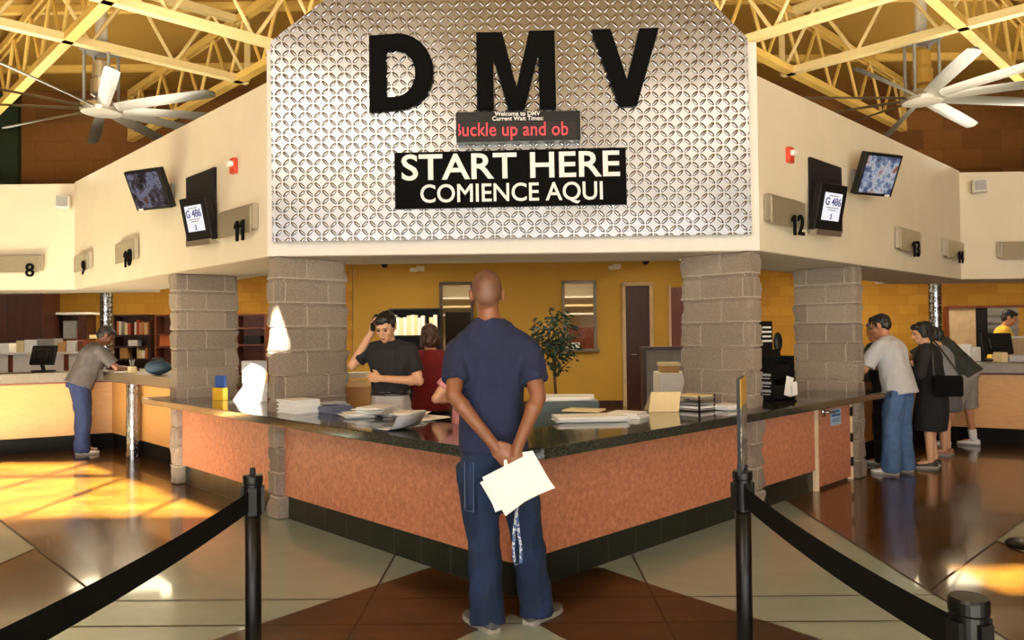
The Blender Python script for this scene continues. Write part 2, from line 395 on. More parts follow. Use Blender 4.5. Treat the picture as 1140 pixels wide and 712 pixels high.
FZ0, FZ1, FC = 2.155, 3.585, 4.18
T0, T1 = 8.2, 15.95
def fascia(side, nm):
    mb = MB(); a0, a1 = A(side, FC, T0), A(side, FC, T1); b0, b1 = A(side, FC+.24, T0+.24*.4), A(side, FC+.24, T1-.1)
    mb.prism([a0[:2], a1[:2], b1[:2], b0[:2]], FZ0, FZ1); struct(mb.build(nm, M['cream']))
    mb = MB(); e = a1+Vector((side*7.5, -.1, 0)); mb.prism([a1[:2], e[:2], (e.x, e.y+.2), (b1.x, b1.y+.04)], FZ0, FZ1-.02); struct(mb.build(nm+'_outer', M['cream']))
    mb = MB(); i0, i1 = A(side, 5.4, T0+.35), A(side, 5.4, T1)
    mb.prism([A(side, FC+.02, T0)[:2], A(side, FC+.02, T1)[:2], i1[:2], i0[:2]], FZ0-.004, FZ0+.1)
    mb.prism([i0[:2], i1[:2], (i1+Vector((0, .1, 0)))[:2], (i0+Vector((0, .1, 0)))[:2]], FZ0, 2.98)
    mb.prism([(i1.x-side*.1, i1.y-.56), (i1.x+side*7.4, i1.y-.56), (i1.x+side*7.4, i1.y+.3), (i1.x-side*.1, i1.y+.3)], FZ0-.002, FZ0+.08)
    struct(mb.build(nm.replace('wall', 'trim')+'_soffit', M['soffit']), 'plain soffit under the cream fascia')
fascia(-1, 'wall_left_upper'); fascia(1, 'wall_right_upper')
cl, cr = A(-1, FC, T0), A(1, FC, T0)
mb = MB(); mb.prism([(cl.x, cl.y), (cr.x, cr.y), (cr.x-.1, cr.y+.22), (cl.x+.1, cl.y+.22)], FZ0, 3.86); struct(mb.build('wall_front', M['white_trim']))
mb = MB(); mb.prism([(cl.x+.02, cl.y+.05), (cr.x-.02, cr.y+.05), (1.45, 6.85), (-1.55, 6.85)], FZ0-.004, FZ0+.1); mb.box((-.05, 6.9, 2.56), (3.0, .1, .82)); struct(mb.build('trim_2', M['soffit']), 'grey soffit above the service opening')
# office ceiling, kept under the upper walls
mb = MB(); mb.prism([(-1.55, 6.9), (1.45, 6.9), A(1, 5.45, T1)[:2], (13.9, 10.8), (13.9, 15.7), (-13.9, 15.7), (-13.9, 10.8), A(-1, 5.45, T1)[:2]], 2.95, 3.05); struct(mb.build('ceiling_office', M['white_trim']))
# back walls of the lower storey
YB = 15.5
d1, d2 = aty(696, 330, YB), aty(722, 330, YB)
wins = [(aty(490, 350, YB).x, aty(527, 350, YB).x), (aty(626, 350, YB).x, aty(664, 350, YB).x)]
wz0, wz1 = 1.12, 2.56
mb = MB(); xs = [-3.4, wins[0][0], wins[0][1], wins[1][0], wins[1][1], 3.35]
for a, b in ((0, 1), (2, 3), (4, 5)): mb.box(((xs[a]+xs[b])/2, YB+.07, 1.475), (xs[b]-xs[a], .14, 2.95))
for a, b in wins:
    mb.box(((a+b)/2, YB+.07, wz0/2), (b-a, .14, wz0)); mb.box(((a+b)/2, YB+.07, (wz1+2.95)/2), (b-a, .14, 2.95-wz1))
struct(mb.build('wall_office', M['yellow']))
for i, (a, b) in enumerate(wins):
    mb = MB(); q = .05
    mb.box((a+q/2, YB, (wz0+wz1)/2), (q, .22, wz1-wz0)); mb.box((b-q/2, YB, (wz0+wz1)/2), (q, .22, wz1-wz0)); mb.box(((a+b)/2, YB, wz1-q/2), (b-a, .22, q)); mb.box(((a+b)/2, YB, wz0+q/2), (b-a+.1, .24, q))
    wn = struct(mb.build('window_%d' % (i+1), M['darkwood'] if i == 0 else M['greytop']))
    MB().box(((a+b)/2, YB+.02, (wz0+wz1)/2), (b-a-.02, .01, wz1-wz0-.02)).build('pane', M['glass'], wn)
for sd in (-1, 1):
    mb = MB(); mb.box((sd*8.65-.025, YB+.05, 1.475), (10.5, .1, 2.95)); struct(mb.build('wall_%s_lower' % ('left' if sd < 0 else 'right'), M['yblock']))
# the room behind the office windows
mb = MB(); mb.box((0, 18.6, 1.475), (7, .1, 2.95)); mb.box((-3.45, 17.1, 1.475), (.1, 3.1, 2.95)); mb.box((3.45, 17.1, 1.475), (.1, 3.1, 2.95)); mb.box((0, 17.1, 3.0), (7, 3.1, .1))
struct(mb.build('wall_storeroom', M['cream']))
lamp('storeroom_light', 'AREA', (0, 16.9, 2.85), 90, (1, .86, .6), 5, 1.0)

dr = struct(MB().box(((d1.x+d2.x)/2, YB-.03, 1.22), (d2.x-d1.x, .06, 2.44)).build('door_1', M['darkwood']))
mb = MB()
for x in (d1.x-.04, d2.x+.04): mb.box((x, YB-.04, 1.24), (.07, .1, 2.48))
mb.box(((d1.x+d2.x)/2, YB-.04, 2.48), (d2.x-d1.x+.15, .1, .07)); mb.build('door_frame', M['beigepanel'], dr)
MB().tube([(d1.x+.1, YB-.1, 1.05), (d1.x+.2, YB-.1, 1.05)], .015).build('door_handle', M['chrome'], dr)
struct(MB().box((0, YB-.015, .06), (6.6, .03, .12)).build('baseboard_office', M['darkwood']))
mb = MB()
d3, d4 = aty(747, 330, YB-.05), aty(756, 330, YB-.05)
dr2 = struct(mb.box((d3.x+.35, YB-.03, 1.2), (.7, .06, 2.4)).build('door_2', M['redwood']))
MB().box((d3.x-.03, YB-.03, 1.22), (.05, .08, 2.44)).build('door_frame', M['beigepanel'], dr2)

# office fill lamps, added just below the ceiling
for i, (x, y, e) in enumerate([(-2.2, 12.5, 60), (1.6, 12.5, 42), (-1.0, 9.0, 26), (1.0, 9.0, 22), (-6.8, 13.3, 70), (6.8, 13.3, 66), (-4.6, 11.6, 30), (4.6, 11.6, 26), (-11, 13, 50), (11, 13, 50)]):
    lamp('office_fill', 'AREA', (x, y, 2.86), e, (1, .84, .56), 2.2, 1.0)

# ================================================================== PILLARS
def pillar(side, t0, t1, label, c0=4.25, c1=5.19):
    a, n = along(side), outn(side)
    base = A(side, (c0+c1)/2, (t0+t1)/2); hw = (t1-t0)/1.41421/2; hd = (c1-c0)/1.41421/2
    per = []; k = 8; step = .045
    def edge(p, q):
        m_ = max(2, round((Vector(q)-Vector(p)).length/step)); return [(p[0]+(q[0]-p[0])*i/m_, p[1]+(q[1]-p[1])*i/m_) for i in range(m_)]
    cor = [(-hw, -hd), (hw, -hd), (hw, hd), (-hw, hd)]
    for i in range(4): per += edge(cor[i], cor[(i+1) % 4])
    rings = []; zt = 2.158; zs = []
    z = 0.0
    while z < zt-.001:
        zs += [z+.004, z+.009, z+.03, z+.07, z+.115, z+.15, z+.181, z+.187]; z += .196
    zs = [q for q in zs if q < zt] + [zt]
    for q in zs:
        fr = (q % .196); groove = fr < .006 or fr > .184; row = int(q/.196)
        r = []
        for (x, y) in per:
            dx = hw-abs(x); dy = hd-abs(y); dc = max(dx, dy)
            p = base + a*x + n*y + Vector((0, 0, q))
            nv = noise.noise(p*9+Vector((row*7, 0, 0)))*.012 + noise.noise(p*23)*.006
            chip = max(0, 1-dc/.05)
            amt = nv*(.35+1.3*chip) + (-.011 if groove else 0) - (.008*chip)
            if abs(dx) < 1e-6: p += a*(amt*(1 if x > 0 else -1))
            if abs(dy) < 1e-6: p += n*(amt*(1 if y > 0 else -1))
            r.append(p)
        rings.append(r)
    mb = MB(); mb.loft(rings); o = mb.build('pillar', M['cmu'], origin=base); o['kind'] = 'structure'; o['label'] = label
for sd, nm in ((-1, 'left'), (1, 'right')):
    pillar(sd, 8.1, 8.38, 'grey block pillar at the %s end of the embossed metal sign' % nm)
    pillar(sd, 11.15, 11.43, 'grey block pillar at the far end of the %s counter wing' % nm)

# ================================================================== MAIN COUNTER
def counter():
    th = thing('service_counter', 'terracotta panelled reception counter with dark granite top, coming to a corner behind the standing man', 'counter', (AX, 4.6, 0))
    CK, CS, CI, ZT, ZU = 4.36, 3.97, 4.90, .875, .811
    # granite top: one V shaped slab with a clipped nose
    nose = .25
    o = [A(-1, CS, 11.75), A(-1, CS, CS+nose*1.41421), A(1, CS, CS+nose*1.41421), A(1, CS, 11.75), A(1, CI, 11.75), A(1, CI, CI), A(-1, CI, 11.75)]
    mb = MB(); mb.prism([p[:2] for p in o], ZU, ZT); mb.build('countertop', M['granite'], th, bevel=.006)
    for sd in (-1, 1):
        n = outn(sd); Fm = frame(sd)
        segs = [(CK, 8.1), (8.38, 11.15)] if sd < 0 else [(CK, 8.1), (8.38, 9.9)]
        for (a0, a1) in segs:
            p, q = A(sd, CK, a0), A(sd, CK, a1); c = (p+q)/2; L = (q-p).length
            MB().box(c - n*.03 + Vector((0, 0, (ZU+.195)/2)), (L, .06+.04, ZU-.195), Fm).build('panel', M['terra'], th)
            mb = MB(); mb.box(c - n*.04 + Vector((0, 0, .0975)), (L, .06, .195), Fm); kb = mb.build('kick_base', M['tile'], th)
    # gate in the right wing
    sd = 1; n = outn(1); Fm = frame(1); p, q = A(1, CK, 9.95), A(1, CK, 11.08); c = (p+q)/2; L = (q-p).length
    g = MB().box(c + Vector((0, 0, .41)), (L-.03, .045, .76), Fm).build('gate', M['terra'], th)
    for e in (p, q): MB().box(e + n*.012 + Vector((0, 0, .4)), (.03, .05, .81), Fm).build('gate_edge', plain('pale_wood_edge', S(232, 206, 170), .6), g)
    b = p + along(1)*.12 + n*.03 + Vector((0, 0, .73))
    mb = MB(); mb.box(b + n*.01, (.05, .02, .09), Fm); mb.tube([b+n*.02, b+n*.06, b+n*.06+along(1)*.14-Vector((0, 0, .015))], [.012, .012, .009], 10, True); mb.build('handle', M['chrome'], g, smooth=True)
    for z in (.18, .42, .68): MB().box(q + n*.035 - along(1)*.012 + Vector((0, 0, z)), (.03, .02, .09), Fm).build('hinge', M['black'], g)
    b = p + along(1)*.43 + n*.026 + Vector((0, 0, .655))
    nt = MB().box(b, (.24, .004, .16), Fm).build('notice', plain('pale_blue_notice', S(170, 196, 214), .6), g)
    mb = MB()
    for dz, ww, hh in ((.055, .17, .022), (.02, .2, .024), (-.02, .15, .008), (-.04, .16, .008)): mb.box(b + n*.003 + Vector((0, 0, dz)), (ww, .002, hh), Fm)
    mb.build('notice_print', plain('blue_print', S(40, 92, 140), .6), g)
    return th
counter()

# ================================================================== SIGN
YS = 6.14
sg = thing('entrance_sign', 'huge embossed aluminium sign wall carrying black DMV letters over the counter', 'sign', (AX, YS, 2.26))
pl = [aty(303, 269, YS), aty(837, 260.5, YS), aty(832, 42, YS)]
tl = aty(301, 46, YS); k1 = aty(358, 0, YS); k2 = aty(788, 0, YS)
e1 = tl + (k1-tl)*2.3; e2 = pl[2] + (k2-pl[2])*2.3; zt = (e1.z+e2.z)/2
poly = [pl[0], pl[1], pl[2], Vector((e2.x, YS, zt)), Vector((e1.x, YS, zt)), tl]
poly = [Vector((p.x, YS, p.z)) for p in poly]
mb = MB(); mb.extr(poly, (0, .035, 0)); mb.build('metal_panel', M['tread'], sg)
def glyph(name, outer, inner=None):
    g = lambda p: aty(p[0], p[1], YS)
    bm = bmesh.new(); es = []
    for lp in ([outer] + ([inner] if inner else [])):
        vs = [bm.verts.new(Vector((g(p).x, YS-.045, g(p).z))) for p in lp]
        for i in range(len(vs)): es.append(bm.edges.new((vs[i], vs[(i+1) % len(vs)])))
    r = bmesh.ops.triangle_fill(bm, use_beauty=True, edges=es)
    fs = [f for f in bm.faces]
    ex = bmesh.ops.extrude_face_region(bm, geom=fs)
    bmesh.ops.translate(bm, vec=(0, .045, 0), verts=[v for v in ex['geom'] if isinstance(v, bmesh.types.BMVert)])
    bmesh.ops.recalc_face_normals(bm, faces=bm.faces)
    me = bpy.data.meshes.new(name); bm.to_mesh(me); bm.free(); me.transform(WM[sg].inverted()); me.materials.append(M['letterblack'])
    o = bpy.data.objects.new(name, me); COL.objects.link(o); o.parent = sg; WM[o] = WM[sg]
def arc(cx_, cy_, rx, ry, a0, a1, n=14): return [(cx_+rx*math.cos(math.radians(a0+(a1-a0)*i/n)), cy_+ry*math.sin(math.radians(a0+(a1-a0)*i/n))) for i in range(n+1)]
glyph('letter_d', [(412, 42)] + arc(444, 81, 39, 41.5, -90, 90)[0:] + [(412.5, 125.5)], [(430, 57.5), (430.5, 110)] + arc(440, 83, 23, 26.5, 90, -90))
glyph('letter_m', [(530.5, 38.5), (559, 38), (575, 99), (589, 36.5), (617, 36), (619, 121.5), (601, 122), (599, 62), (584, 122.5), (566, 123), (549, 65), (550, 123), (531.5, 123.5)])
glyph('letter_v', [(658, 35), (679, 34.5), (697.5, 91), (711, 33.8), (732.5, 33.3), (708.5, 118.5), (689, 119)])
# START HERE board
bd = thing('direction_board', 'black START HERE board with white lettering fixed under the red message display', 'sign', aty(568, 231, YS))
c = [aty(x, y, YS-.02) for x, y in ((439, 170), (696.5, 164), (698, 227), (440, 232.5))]
mb = MB(); mb.extr(c, (0, .02, 0)); mb.build('board', M['letterblack'], bd)
def ln(s_, x0, y0, x1, y1, hpx, nm, off):
    a, b = aty(x0, y0, YS-.021), aty(x1, y1, YS-.021); r = (b-a)
    o = text(s_, hpx*YS/F/.70, M['white'], nm, bd, Matrix.Identity(4), off, .002)
    xsx = [v.co.x for v in o.data.vertices]; wd = max(xsx)-min(xsx)
    # lay the line between its two measured ends
    me = o.data; cxm = (max(xsx)+min(xsx))/2 + WM[bd].translation.x
    me.transform(WM[bd]); me.transform(Matrix.Translation((-cxm, 0, 0))); me.transform(Matrix.Diagonal((r.length/wd, 1, 1, 1)))
    me.transform(facing((a+b)/2, r, r.cross(Vector((0, 1, 0)))*-1 if r.cross(Vector((0, 1, 0))).z < 0 else r.cross(Vector((0, 1, 0))))); me.transform(WM[bd].inverted())
ln('START HERE', 447, 188.2, 690, 183.2, 28, 'lettering', .0045)
ln('COMIENCE AQUI', 468, 216.8, 671, 212.8, 20, 'lettering', .0022)
# LED display
ld = thing('message_display', 'small black scrolling display with red letters between the DMV letters and the START HERE board', 'display', aty(577, 158, YS))
c = [aty(x, y, YS-.10) for x, y in ((507.5, 124.5), (646, 122.8), (646.5, 155.5), (508, 158.5))]
mb = MB(); mb.extr(c, (0, .10, 0)); mb.build('case', M['blacksteel'], ld, bevel=.006)
c2 = [aty(x, y, YS-.103) for x, y in ((512, 136.5), (641, 135), (641.5, 152.8), (512.5, 155.5))]
mb = MB(); mb.extr(c2, (0, .004, 0)); mb.build('screen', plain('dark_red_screen', S(20, 4, 6), .7), ld)
mid = (c2[0]+c2[1]+c2[2]+c2[3])/4; rt = c2[1]-c2[0]
W_ = rt.length
text('Buckle up and obey', .155, M['led'], 'lettering', ld, facing(mid+Vector((0, -.006, .004)), rt, (rt.z*-1, 0, rt.x)), 0, .002, xs=.84, clip=(-.565, .472), space=1.02)
text('Welcome to DMV', .048, M['white'], 'lettering', ld, facing(aty(576, 126.5, YS-.104), rt, (-rt.z, 0, rt.x)), .0006, .001)
text('Current Wait Times:', .048, M['white'], 'lettering', ld, facing(aty(576.5, 131.8, YS-.104), rt, (-rt.z, 0, rt.x)), .0006, .001)

# ================================================================== THINGS ON THE FASCIAS
def plate(side, x0, x1, ytop, ybot, num, nx, ny0, ny1, label, outer=False):
    c = FC-.09
    if outer:
        Yp = A(side, FC, T1).y-.10
        p0, p1 = aty(x0, (ytop+ybot)/2, Yp), aty(x1, (ytop+ybot)/2, Yp); zt_, zb = aty(x1 if side < 0 else x0, ytop, Yp).z, aty(x1 if side < 0 else x0, ybot, Yp).z
        Fm = Matrix(((1, 0, 0), (0, -1, 0), (0, 0, 1))) ; n = Vector((0, -1, 0)); r = Vector((1, 0, 0))
    else:
        ym = (ytop+ybot)/2; xm = (x0+x1)/2
        p0, p1 = onarm(side, x0, ym, c), onarm(side, x1, ym, c); zt_, zb = onarm(side, xm, ytop, c).z, onarm(side, xm, ybot, c).z
        Fm = frame(side); n = outn(side); r = (p1-p0); r.z = 0; r.normalize()
    L = (Vector((p1.x, p1.y, 0))-Vector((p0.x, p0.y, 0))).length; ctr = (p0+p1)/2; ctr.z = (zt_+zb)/2
    th = thing('number_plate', label, 'sign', (ctr.x, ctr.y, zb))
    MB().box(ctr, (L, .012, zt_-zb), Fm).build('plate', M['brushed'], th, bevel=.002)
    MB().box(ctr - n*.03 + Vector((0, 0, .02)) + (r*.03 if side < 0 else -r*.03), (L*.97, .045, (zt_-zb)*.94), Fm).build('backing_plate', M['alu'], th)
    if num:
        q = onpl(nx, (ny0+ny1)/2, ctr + n*.02, n); hgt = onpl(nx, ny0, ctr+n*.02, n).z-onpl(nx, ny1, ctr+n*.02, n).z
        MX = facing(q, r, (0, 0, 1)); adv = hgt*(.62 if num == '11' else .80); x0_ = -adv*(len(num)-1)/2
        for i, ch in enumerate(num):
            Mi = MX @ Matrix.Translation((x0_+i*adv, 0, 0))
            if ch == '1':
                pts = [(.0, -.5), (.2, -.5), (.2, .5), (.04, .5), (-.2, .3), (-.2, .14), (.0, .26)]
                MB().extr([Mi @ Vector((x*hgt, y*hgt, -.008)) for x, y in pts], (MX.to_3x3() @ Vector((0, 0, .016)))).build('numeral', M['letterblack'], th)
            else: text(ch, hgt/.70, M['letterblack'], 'numeral', th, Mi, hgt*.022, .008, xs=1.0)
plate(-1, 243, 279, 233, 262, '11', 266, 245.5, 268, 'brushed number 11 plate beside the left queue display, nearest the embossed sign')
plate(-1, 128.5, 148, 269, 292, '10', 141.5, 279, 297, 'brushed number 10 plate in the middle of the left cream fascia')
plate(-1, 82.5, 97.5, 283.5, 302, '9', 92.5, 291, 306, 'small brushed number 9 plate near the corner of the left fascia')
plate(-1, -8, 44, 284, 303, '8', 33, 294, 308.5, 'long brushed number 8 plate at the left edge of the picture', True)
plate(1, 859, 896, 222, 252, '12', 888, 240, 262, 'brushed number 12 plate beside the right queue display, nearest the embossed sign')
plate(1, 1003, 1025, 256, 280, '13', 1020, 269, 286, 'brushed number 13 plate under the right video monitor')
plate(1, 1055, 1073, 268.5, 288, '14', 1069.5, 280, 293, 'small brushed number 14 plate near the corner of the right fascia')
plate(1, 1115, 1160, 270, 288.5, None, 0, 0, 0, 'plain brushed metal plate cut by the right edge of the picture, on the cream fascia', True)

def tv(side, px, py, off, yaw, tilt, wd, hg, label, cat, scr, roll=0, ticket=False):
    n = outn(side); ctr = onarm(side, px, py, FC-off*1.414)
    th = thing('wall_monitor' if not ticket else 'queue_monitor', label, cat, ctr)
    ang = math.atan2(n.y, n.x) + math.radians(yaw)
    nn = Vector((math.cos(ang), math.sin(ang), 0)); rr = Vector((-nn.y, nn.x, 0)); up = Vector((0, 0, 1))
    nt = (nn*math.cos(math.radians(tilt)) - up*math.sin(math.radians(tilt))); ut = rr.cross(nt)*-1
    if ut.z < 0: ut = -ut
    rl = math.radians(roll); r2 = rr*math.cos(rl)+ut*math.sin(rl); u2 = ut*math.cos(rl)-rr*math.sin(rl)
    Fm = Matrix(((r2.x, nt.x, u2.x), (r2.y, nt.y, u2.y), (r2.z, nt.z, u2.z)))
    MB().box(ctr, (wd, .07, hg), Fm).build('case', M['black'], th, bevel=.01)
    if ticket:
        MB().box(ctr + nt*.037 + u2*hg*.02, (wd*.64, .006, hg*.58), Fm).build('screen', M['lit'], th)
        k = ctr + nt*.042
        text('G 486', .095, plain('blue_digit', S(84, 84, 150), .5), 'lettering', th, facing(k+u2*hg*.12, r2 if r2.cross(u2).dot(nt) > 0 else -r2, u2), .002, .001)
        text('2', .06, plain('blue_digit', S(84, 84, 150), .5), 'lettering', th, facing(k-u2*hg*.19, r2 if r2.cross(u2).dot(nt) > 0 else -r2, u2), .002, .001)
        mb = MB()
        for dz, ww in ((.25, .36), (.0, .44), (-.05, .3)): mb.box(k+u2*hg*dz, (wd*ww, .002, .008), Fm)
        mb.build('screen_line', M['greyplastic'], th)
        MB().box(ctr + nt*.02 - u2*hg*.53, (wd*.95, .07, .05), Fm).build('lower_rail', M['alu'], th)
    else:
        MB().box(ctr + nt*.037, (wd*.86, .006, hg*.86), Fm).build('screen', scr, th)
        MB().box(ctr + nt*.037 - u2*hg*.465 - r2*wd*.36*(-1 if side > 0 else 1), (wd*.12, .008, .018), Fm).build('badge', M['white'], th)
    wl = ctr - n*(off-.01); mb = MB(); mb.tube([ctr-nt*.03, wl], .02, 8); mb.box(wl, (.12, .03, .16), frame(side)); mb.build('wall_bracket', M['greyplastic'], th)
tv(-1, 167, 210.5, .22, 22, 24, .48, .40, 'tilted video monitor high on the left cream fascia', 'monitor', M['tv_dark'], 0)
tv(1, 976, 194, .22, -22, 22, .48, .41, 'tilted video monitor high on the right cream fascia', 'monitor', M['tv_blue'], 0)
def recess(side, x0, x1, y0, y1, label):
    c = FC-.02; xm = (x0+x1)/2; p0, p1 = onarm(side, x0, (y0+y1)/2, c), onarm(side, x1, (y0+y1)/2, c)
    z1, z0 = onarm(side, xm, y0, c).z, onarm(side, xm, y1, c).z; ctr = (p0+p1)/2; ctr.z = (z0+z1)/2
    o = MB().box(ctr, ((p1-p0).xy.length, .025, z1-z0), frame(side)).build('backing_panel', M['black']); tag(o, label, 'panel')
recess(-1, 208.5, 240, 192, 269, 'tall black backing panel behind the queue display on the left fascia')
recess(1, 901.5, 936, 181, 255.5, 'tall black backing panel behind the queue display on the right fascia')
tv(-1, 221, 243.5, .13, 10, 12, .40, .40, 'queue display with lit white screen on the left black panel', 'display', None, 0, True)
tv(1, 922, 231, .13, -10, 12, .40, .42, 'queue display with lit white screen on the right black panel', 'display', None, 0, True)
for sd, px, py, lb in ((-1, 260, 184.5, 'left'), (1, 879.5, 172.5, 'right')):
    c = onarm(sd, px, py, FC-.03); th = thing('alarm_strobe', 'red fire alarm strobe on the %s cream fascia' % lb, 'alarm', c)
    MB().box(c, (.09, .04, .135), frame(sd)).build('case', M['red'], th, bevel=.006)
    MB().box(c+outn(sd)*.035+Vector((0, 0, .012)), (.07, .04, .045), frame(sd)).build('lens', M['white'], th, bevel=.008)
for sd, px, py, lb in ((-1, 70, 225, 'left'), (1, 1091, 207, 'right')):
    c = aty(px, py, A(sd, FC, T1).y-.12); th = thing('wall_speaker', 'white loudspeaker at the corner of the %s cream fascia' % lb, 'speaker', c)
    MB().box(c, (.17, .14, .17), RZ(sd*-.4)).build('case', M['whiteplastic'], th, bevel=.015)
    MB().box(c+Vector((-sd*.03, -.072, 0)), (.13, .01, .13), RZ(sd*-.4)).build('grille', M['greyplastic'], th)
    MB().box(c+Vector((0, .09, 0)), (.05, .07, .05)).build('bracket', M['greyplastic'], th)

# ================================================================== ROOF TRUSSES AND FANS
ZTOP, ZBOT = 6.41, 5.5
def truss(side, c, ta, tb, label, steel):
    a = along(side); base = A(side, c, ta, ZBOT); L = (tb-ta)/1.41421; n = outn(side); Fm = frame(side)
    th = thing('roof_truss', label, 'truss', base)
    for z, nm in ((ZTOP, 'top_chord'), (ZBOT, 'bottom_chord')):
        mb = MB(); b = Vector((base.x, base.y, z)) + a*L/2
        for s_ in (-.045, .045): mb.box(b+n*s_, (L, .035, .1), Fm)
        mb.box(b+Vector((0, 0, .046 if nm == 'top_chord' else -.046)), (L, .13, .02), Fm); mb.build(nm, steel, th)
    k = max(2, round(L/1.15)); d = L/k
    for i in range(k):
        p0 = Vector((base.x, base.y, ZBOT))+a*(i*d); p1 = Vector((base.x, base.y, ZTOP))+a*((i+.5)*d); p2 = Vector((base.x, base.y, ZBOT))+a*((i+1)*d)
        MB().tube([p0, p1], .027, 6).build('web', steel, th); MB().tube([p1, p2], .027, 6).build('web', steel, th)
    for t_, z in ((0, ZTOP), (L, ZTOP)):
        MB().box(Vector((base.x, base.y, (ZTOP+ZBOT)/2))+a*t_, (.05, .1, ZTOP-ZBOT), Fm).build('end_plate', steel, th)
for sd, nm in ((-1, 'left'), (1, 'right')):
    truss(sd, 4.06, 8.3, 26.0, 'ochre steel roof truss running right above the %s cream fascia' % nm, M['steel_ochre'])
    truss(sd, 7.4, 10.0, 22.9, 'ochre steel roof truss, second out from the %s fascia, carrying the cross truss' % nm, M['steel_ochre'])
    truss(-sd, 15.95, -5.0, 7.6, 'cream steel cross truss running towards the %s fan' % nm, M['steel_cream'])
    truss(-sd, 13.6, -6.0, 9.8, 'cream steel cross truss, nearer the entrance, on the %s side' % nm, M['steel_cream'])
def fan(px, py, Y, label, ph, boxy):
    c = aty(px, py, Y); th = thing('ceiling_fan', label, 'fan', c)
    MB().tube([(c.x, c.y, c.z+.85), (c.x, c.y, ZC-.02)], .075, 14).build('downrod', M['whiteplastic'], th, smooth=True)
    MB().box((c.x, c.y, ZC-.14), (.34, .34, .24)).build('mount', M['greyplastic'], th, bevel=.02)
    mb = MB()
    for x in (-.17, .17):
        for y in (-.13, .13): mb.box((c.x+x, c.y+y, c.z+.45), (.035, .035, .85))
    mb.box((c.x, c.y, c.z+.84), (.44, .36, .09)); mb.box((c.x, c.y, c.z+.06), (.42, .34, .06)); mb.build('motor_frame', M['greyplastic'], th, bevel=.006)
    mb = MB(); mb.lathe([(.05, .68), (.11, .66), (.12, .45), (.1, .42), (.14, .40), (.14, .2), (.08, .17), (.08, .03)], c, 18); mb.build('motor', M['alu'] if boxy else M['deck'], th, smooth=False)
    mb = MB(); mb.lathe([(.04, .06), (.26, .05), (.28, 0), (.26, -.05), (.04, -.06)], c, 24); mb.build('hub', M['alu'], th)
    for i in range(10):
        an = ph + i*2*PI/10; rd = Vector((math.cos(an), math.sin(an), 0)); tg = Vector((-rd.y, rd.x, 0))
        rings = []
        for r_, pitch, ch in ((.24, 27, .13), (.6, 25, .15), (1.2, 22, .16), (1.75, 18, .16), (1.97, 16, .15), (2.02, 16, .06)):
            p = -math.radians(pitch); u = tg*math.cos(p)+Vector((0, 0, 1))*math.sin(p); v = rd.cross(u)
            o = c + rd*r_ - Vector((0, 0, .04*(r_/2.3)**2))
            rings.append([o+u*ch*q[0]*.5*1.15+v*q[1] for q in ((-1, 0), (-.4, .018), (.4, .02), (1, 0), (.4, -.006), (-.4, -.006))])
        MB().loft(rings).build('blade', M['blade'], th, smooth=False)
fan(113, 122, 10.5, 'large many bladed ceiling fan with open motor frame above the left fascia', .25, True)
fan(1027, 110, 10.6, 'large many bladed ceiling fan with ochre motor above the right fascia', .1, False)

# ================================================================== QUEUE BARRIERS
BELTC = M['belt']
def stanchion(loc, label):
    th = thing('queue_post', label, 'barrier post', loc); x, y, _ = loc
    MB().lathe([(.0, 0), (.17, 0), (.175, .008), (.16, .025), (.05, .04), (.0, .042)], (x, y, 0), 32).build('base', M['blacksteel'], th, smooth=True)
    MB().tube([(x, y, .03), (x, y, .9)], .0295, 24).build('pole', M['blacksteel'], th, smooth=True)
    mb = MB(); mb.lathe([(.0, .83), (.034, .83), (.0345, .84), (.0345, .945), (.037, .95), (.037, .972), (.034, .978), (0, .979)], (x, y, 0), 28); mb.build('head', M['blacksteel'], th, smooth=False)
    mb = MB()
    for a in range(4): mb.box(Vector((x, y, .885))+RZ(a*PI/2+.3) @ Vector((.036, 0, 0)), (.012, .03, .1), RZ(a*PI/2+.3))
    mb.build('belt_slot', M['black'], th)
    return th
sa = onpl(281.5, 560, (0, 2.86, 0), Vector((0, 1, 0))); sb = onpl(827, 560, (0, 2.86, 0), Vector((0, 1, 0)))
sc_ = aty(1079, 697, 1.50); sd_ = Vector((-1.06, 1.35, 0))
se = onz(1142, 608, 0) + Vector((.06, 0, 0))
for p, l in ((sa, 'black queue post in front of the left counter wing'), (sb, 'black queue post carrying the narrow sign frame, in front of the right counter wing'),
             (sc_, 'near black queue post of which only the cap shows at the bottom right'), (sd_, 'near black queue post beside the camera that takes the left belt'), (se, 'black queue post on the amber floor whose base shows at the right edge')):
    st = stanchion((p.x, p.y, 0), l)
    if p is sa: MB().tube([(p.x, p.y, .975), (p.x, p.y, 1.005)], [.012, .01], 10).build('top_stud', M['black'], st)
def belt(a, b, label, sag=.02):
    a = Vector((a.x, a.y, .885)); b = Vector((b.x, b.y, .885)); d = (b-a); d.z = 0; L = d.length; d.normalize(); n = Vector((-d.y, d.x, 0))
    rings = []
    for i in range(17):
        q = i/16; p = a + d*(.036 + (L-.072)*q) - Vector((0, 0, sag*4*q*(1-q)))
        rings.append([p+n*.0012+Vector((0, 0, .037)), p-n*.0012+Vector((0, 0, .037)), p-n*.0012-Vector((0, 0, .037)), p+n*.0012-Vector((0, 0, .037))])
    o = MB().loft(rings).build('queue_belt', BELTC); tag(o, label, 'belt')
belt(sa, sd_, 'black webbing belt sloping to the lower left from the left queue post')
belt(sb, sc_, 'black webbing belt sloping to the lower right from the post with the sign frame')
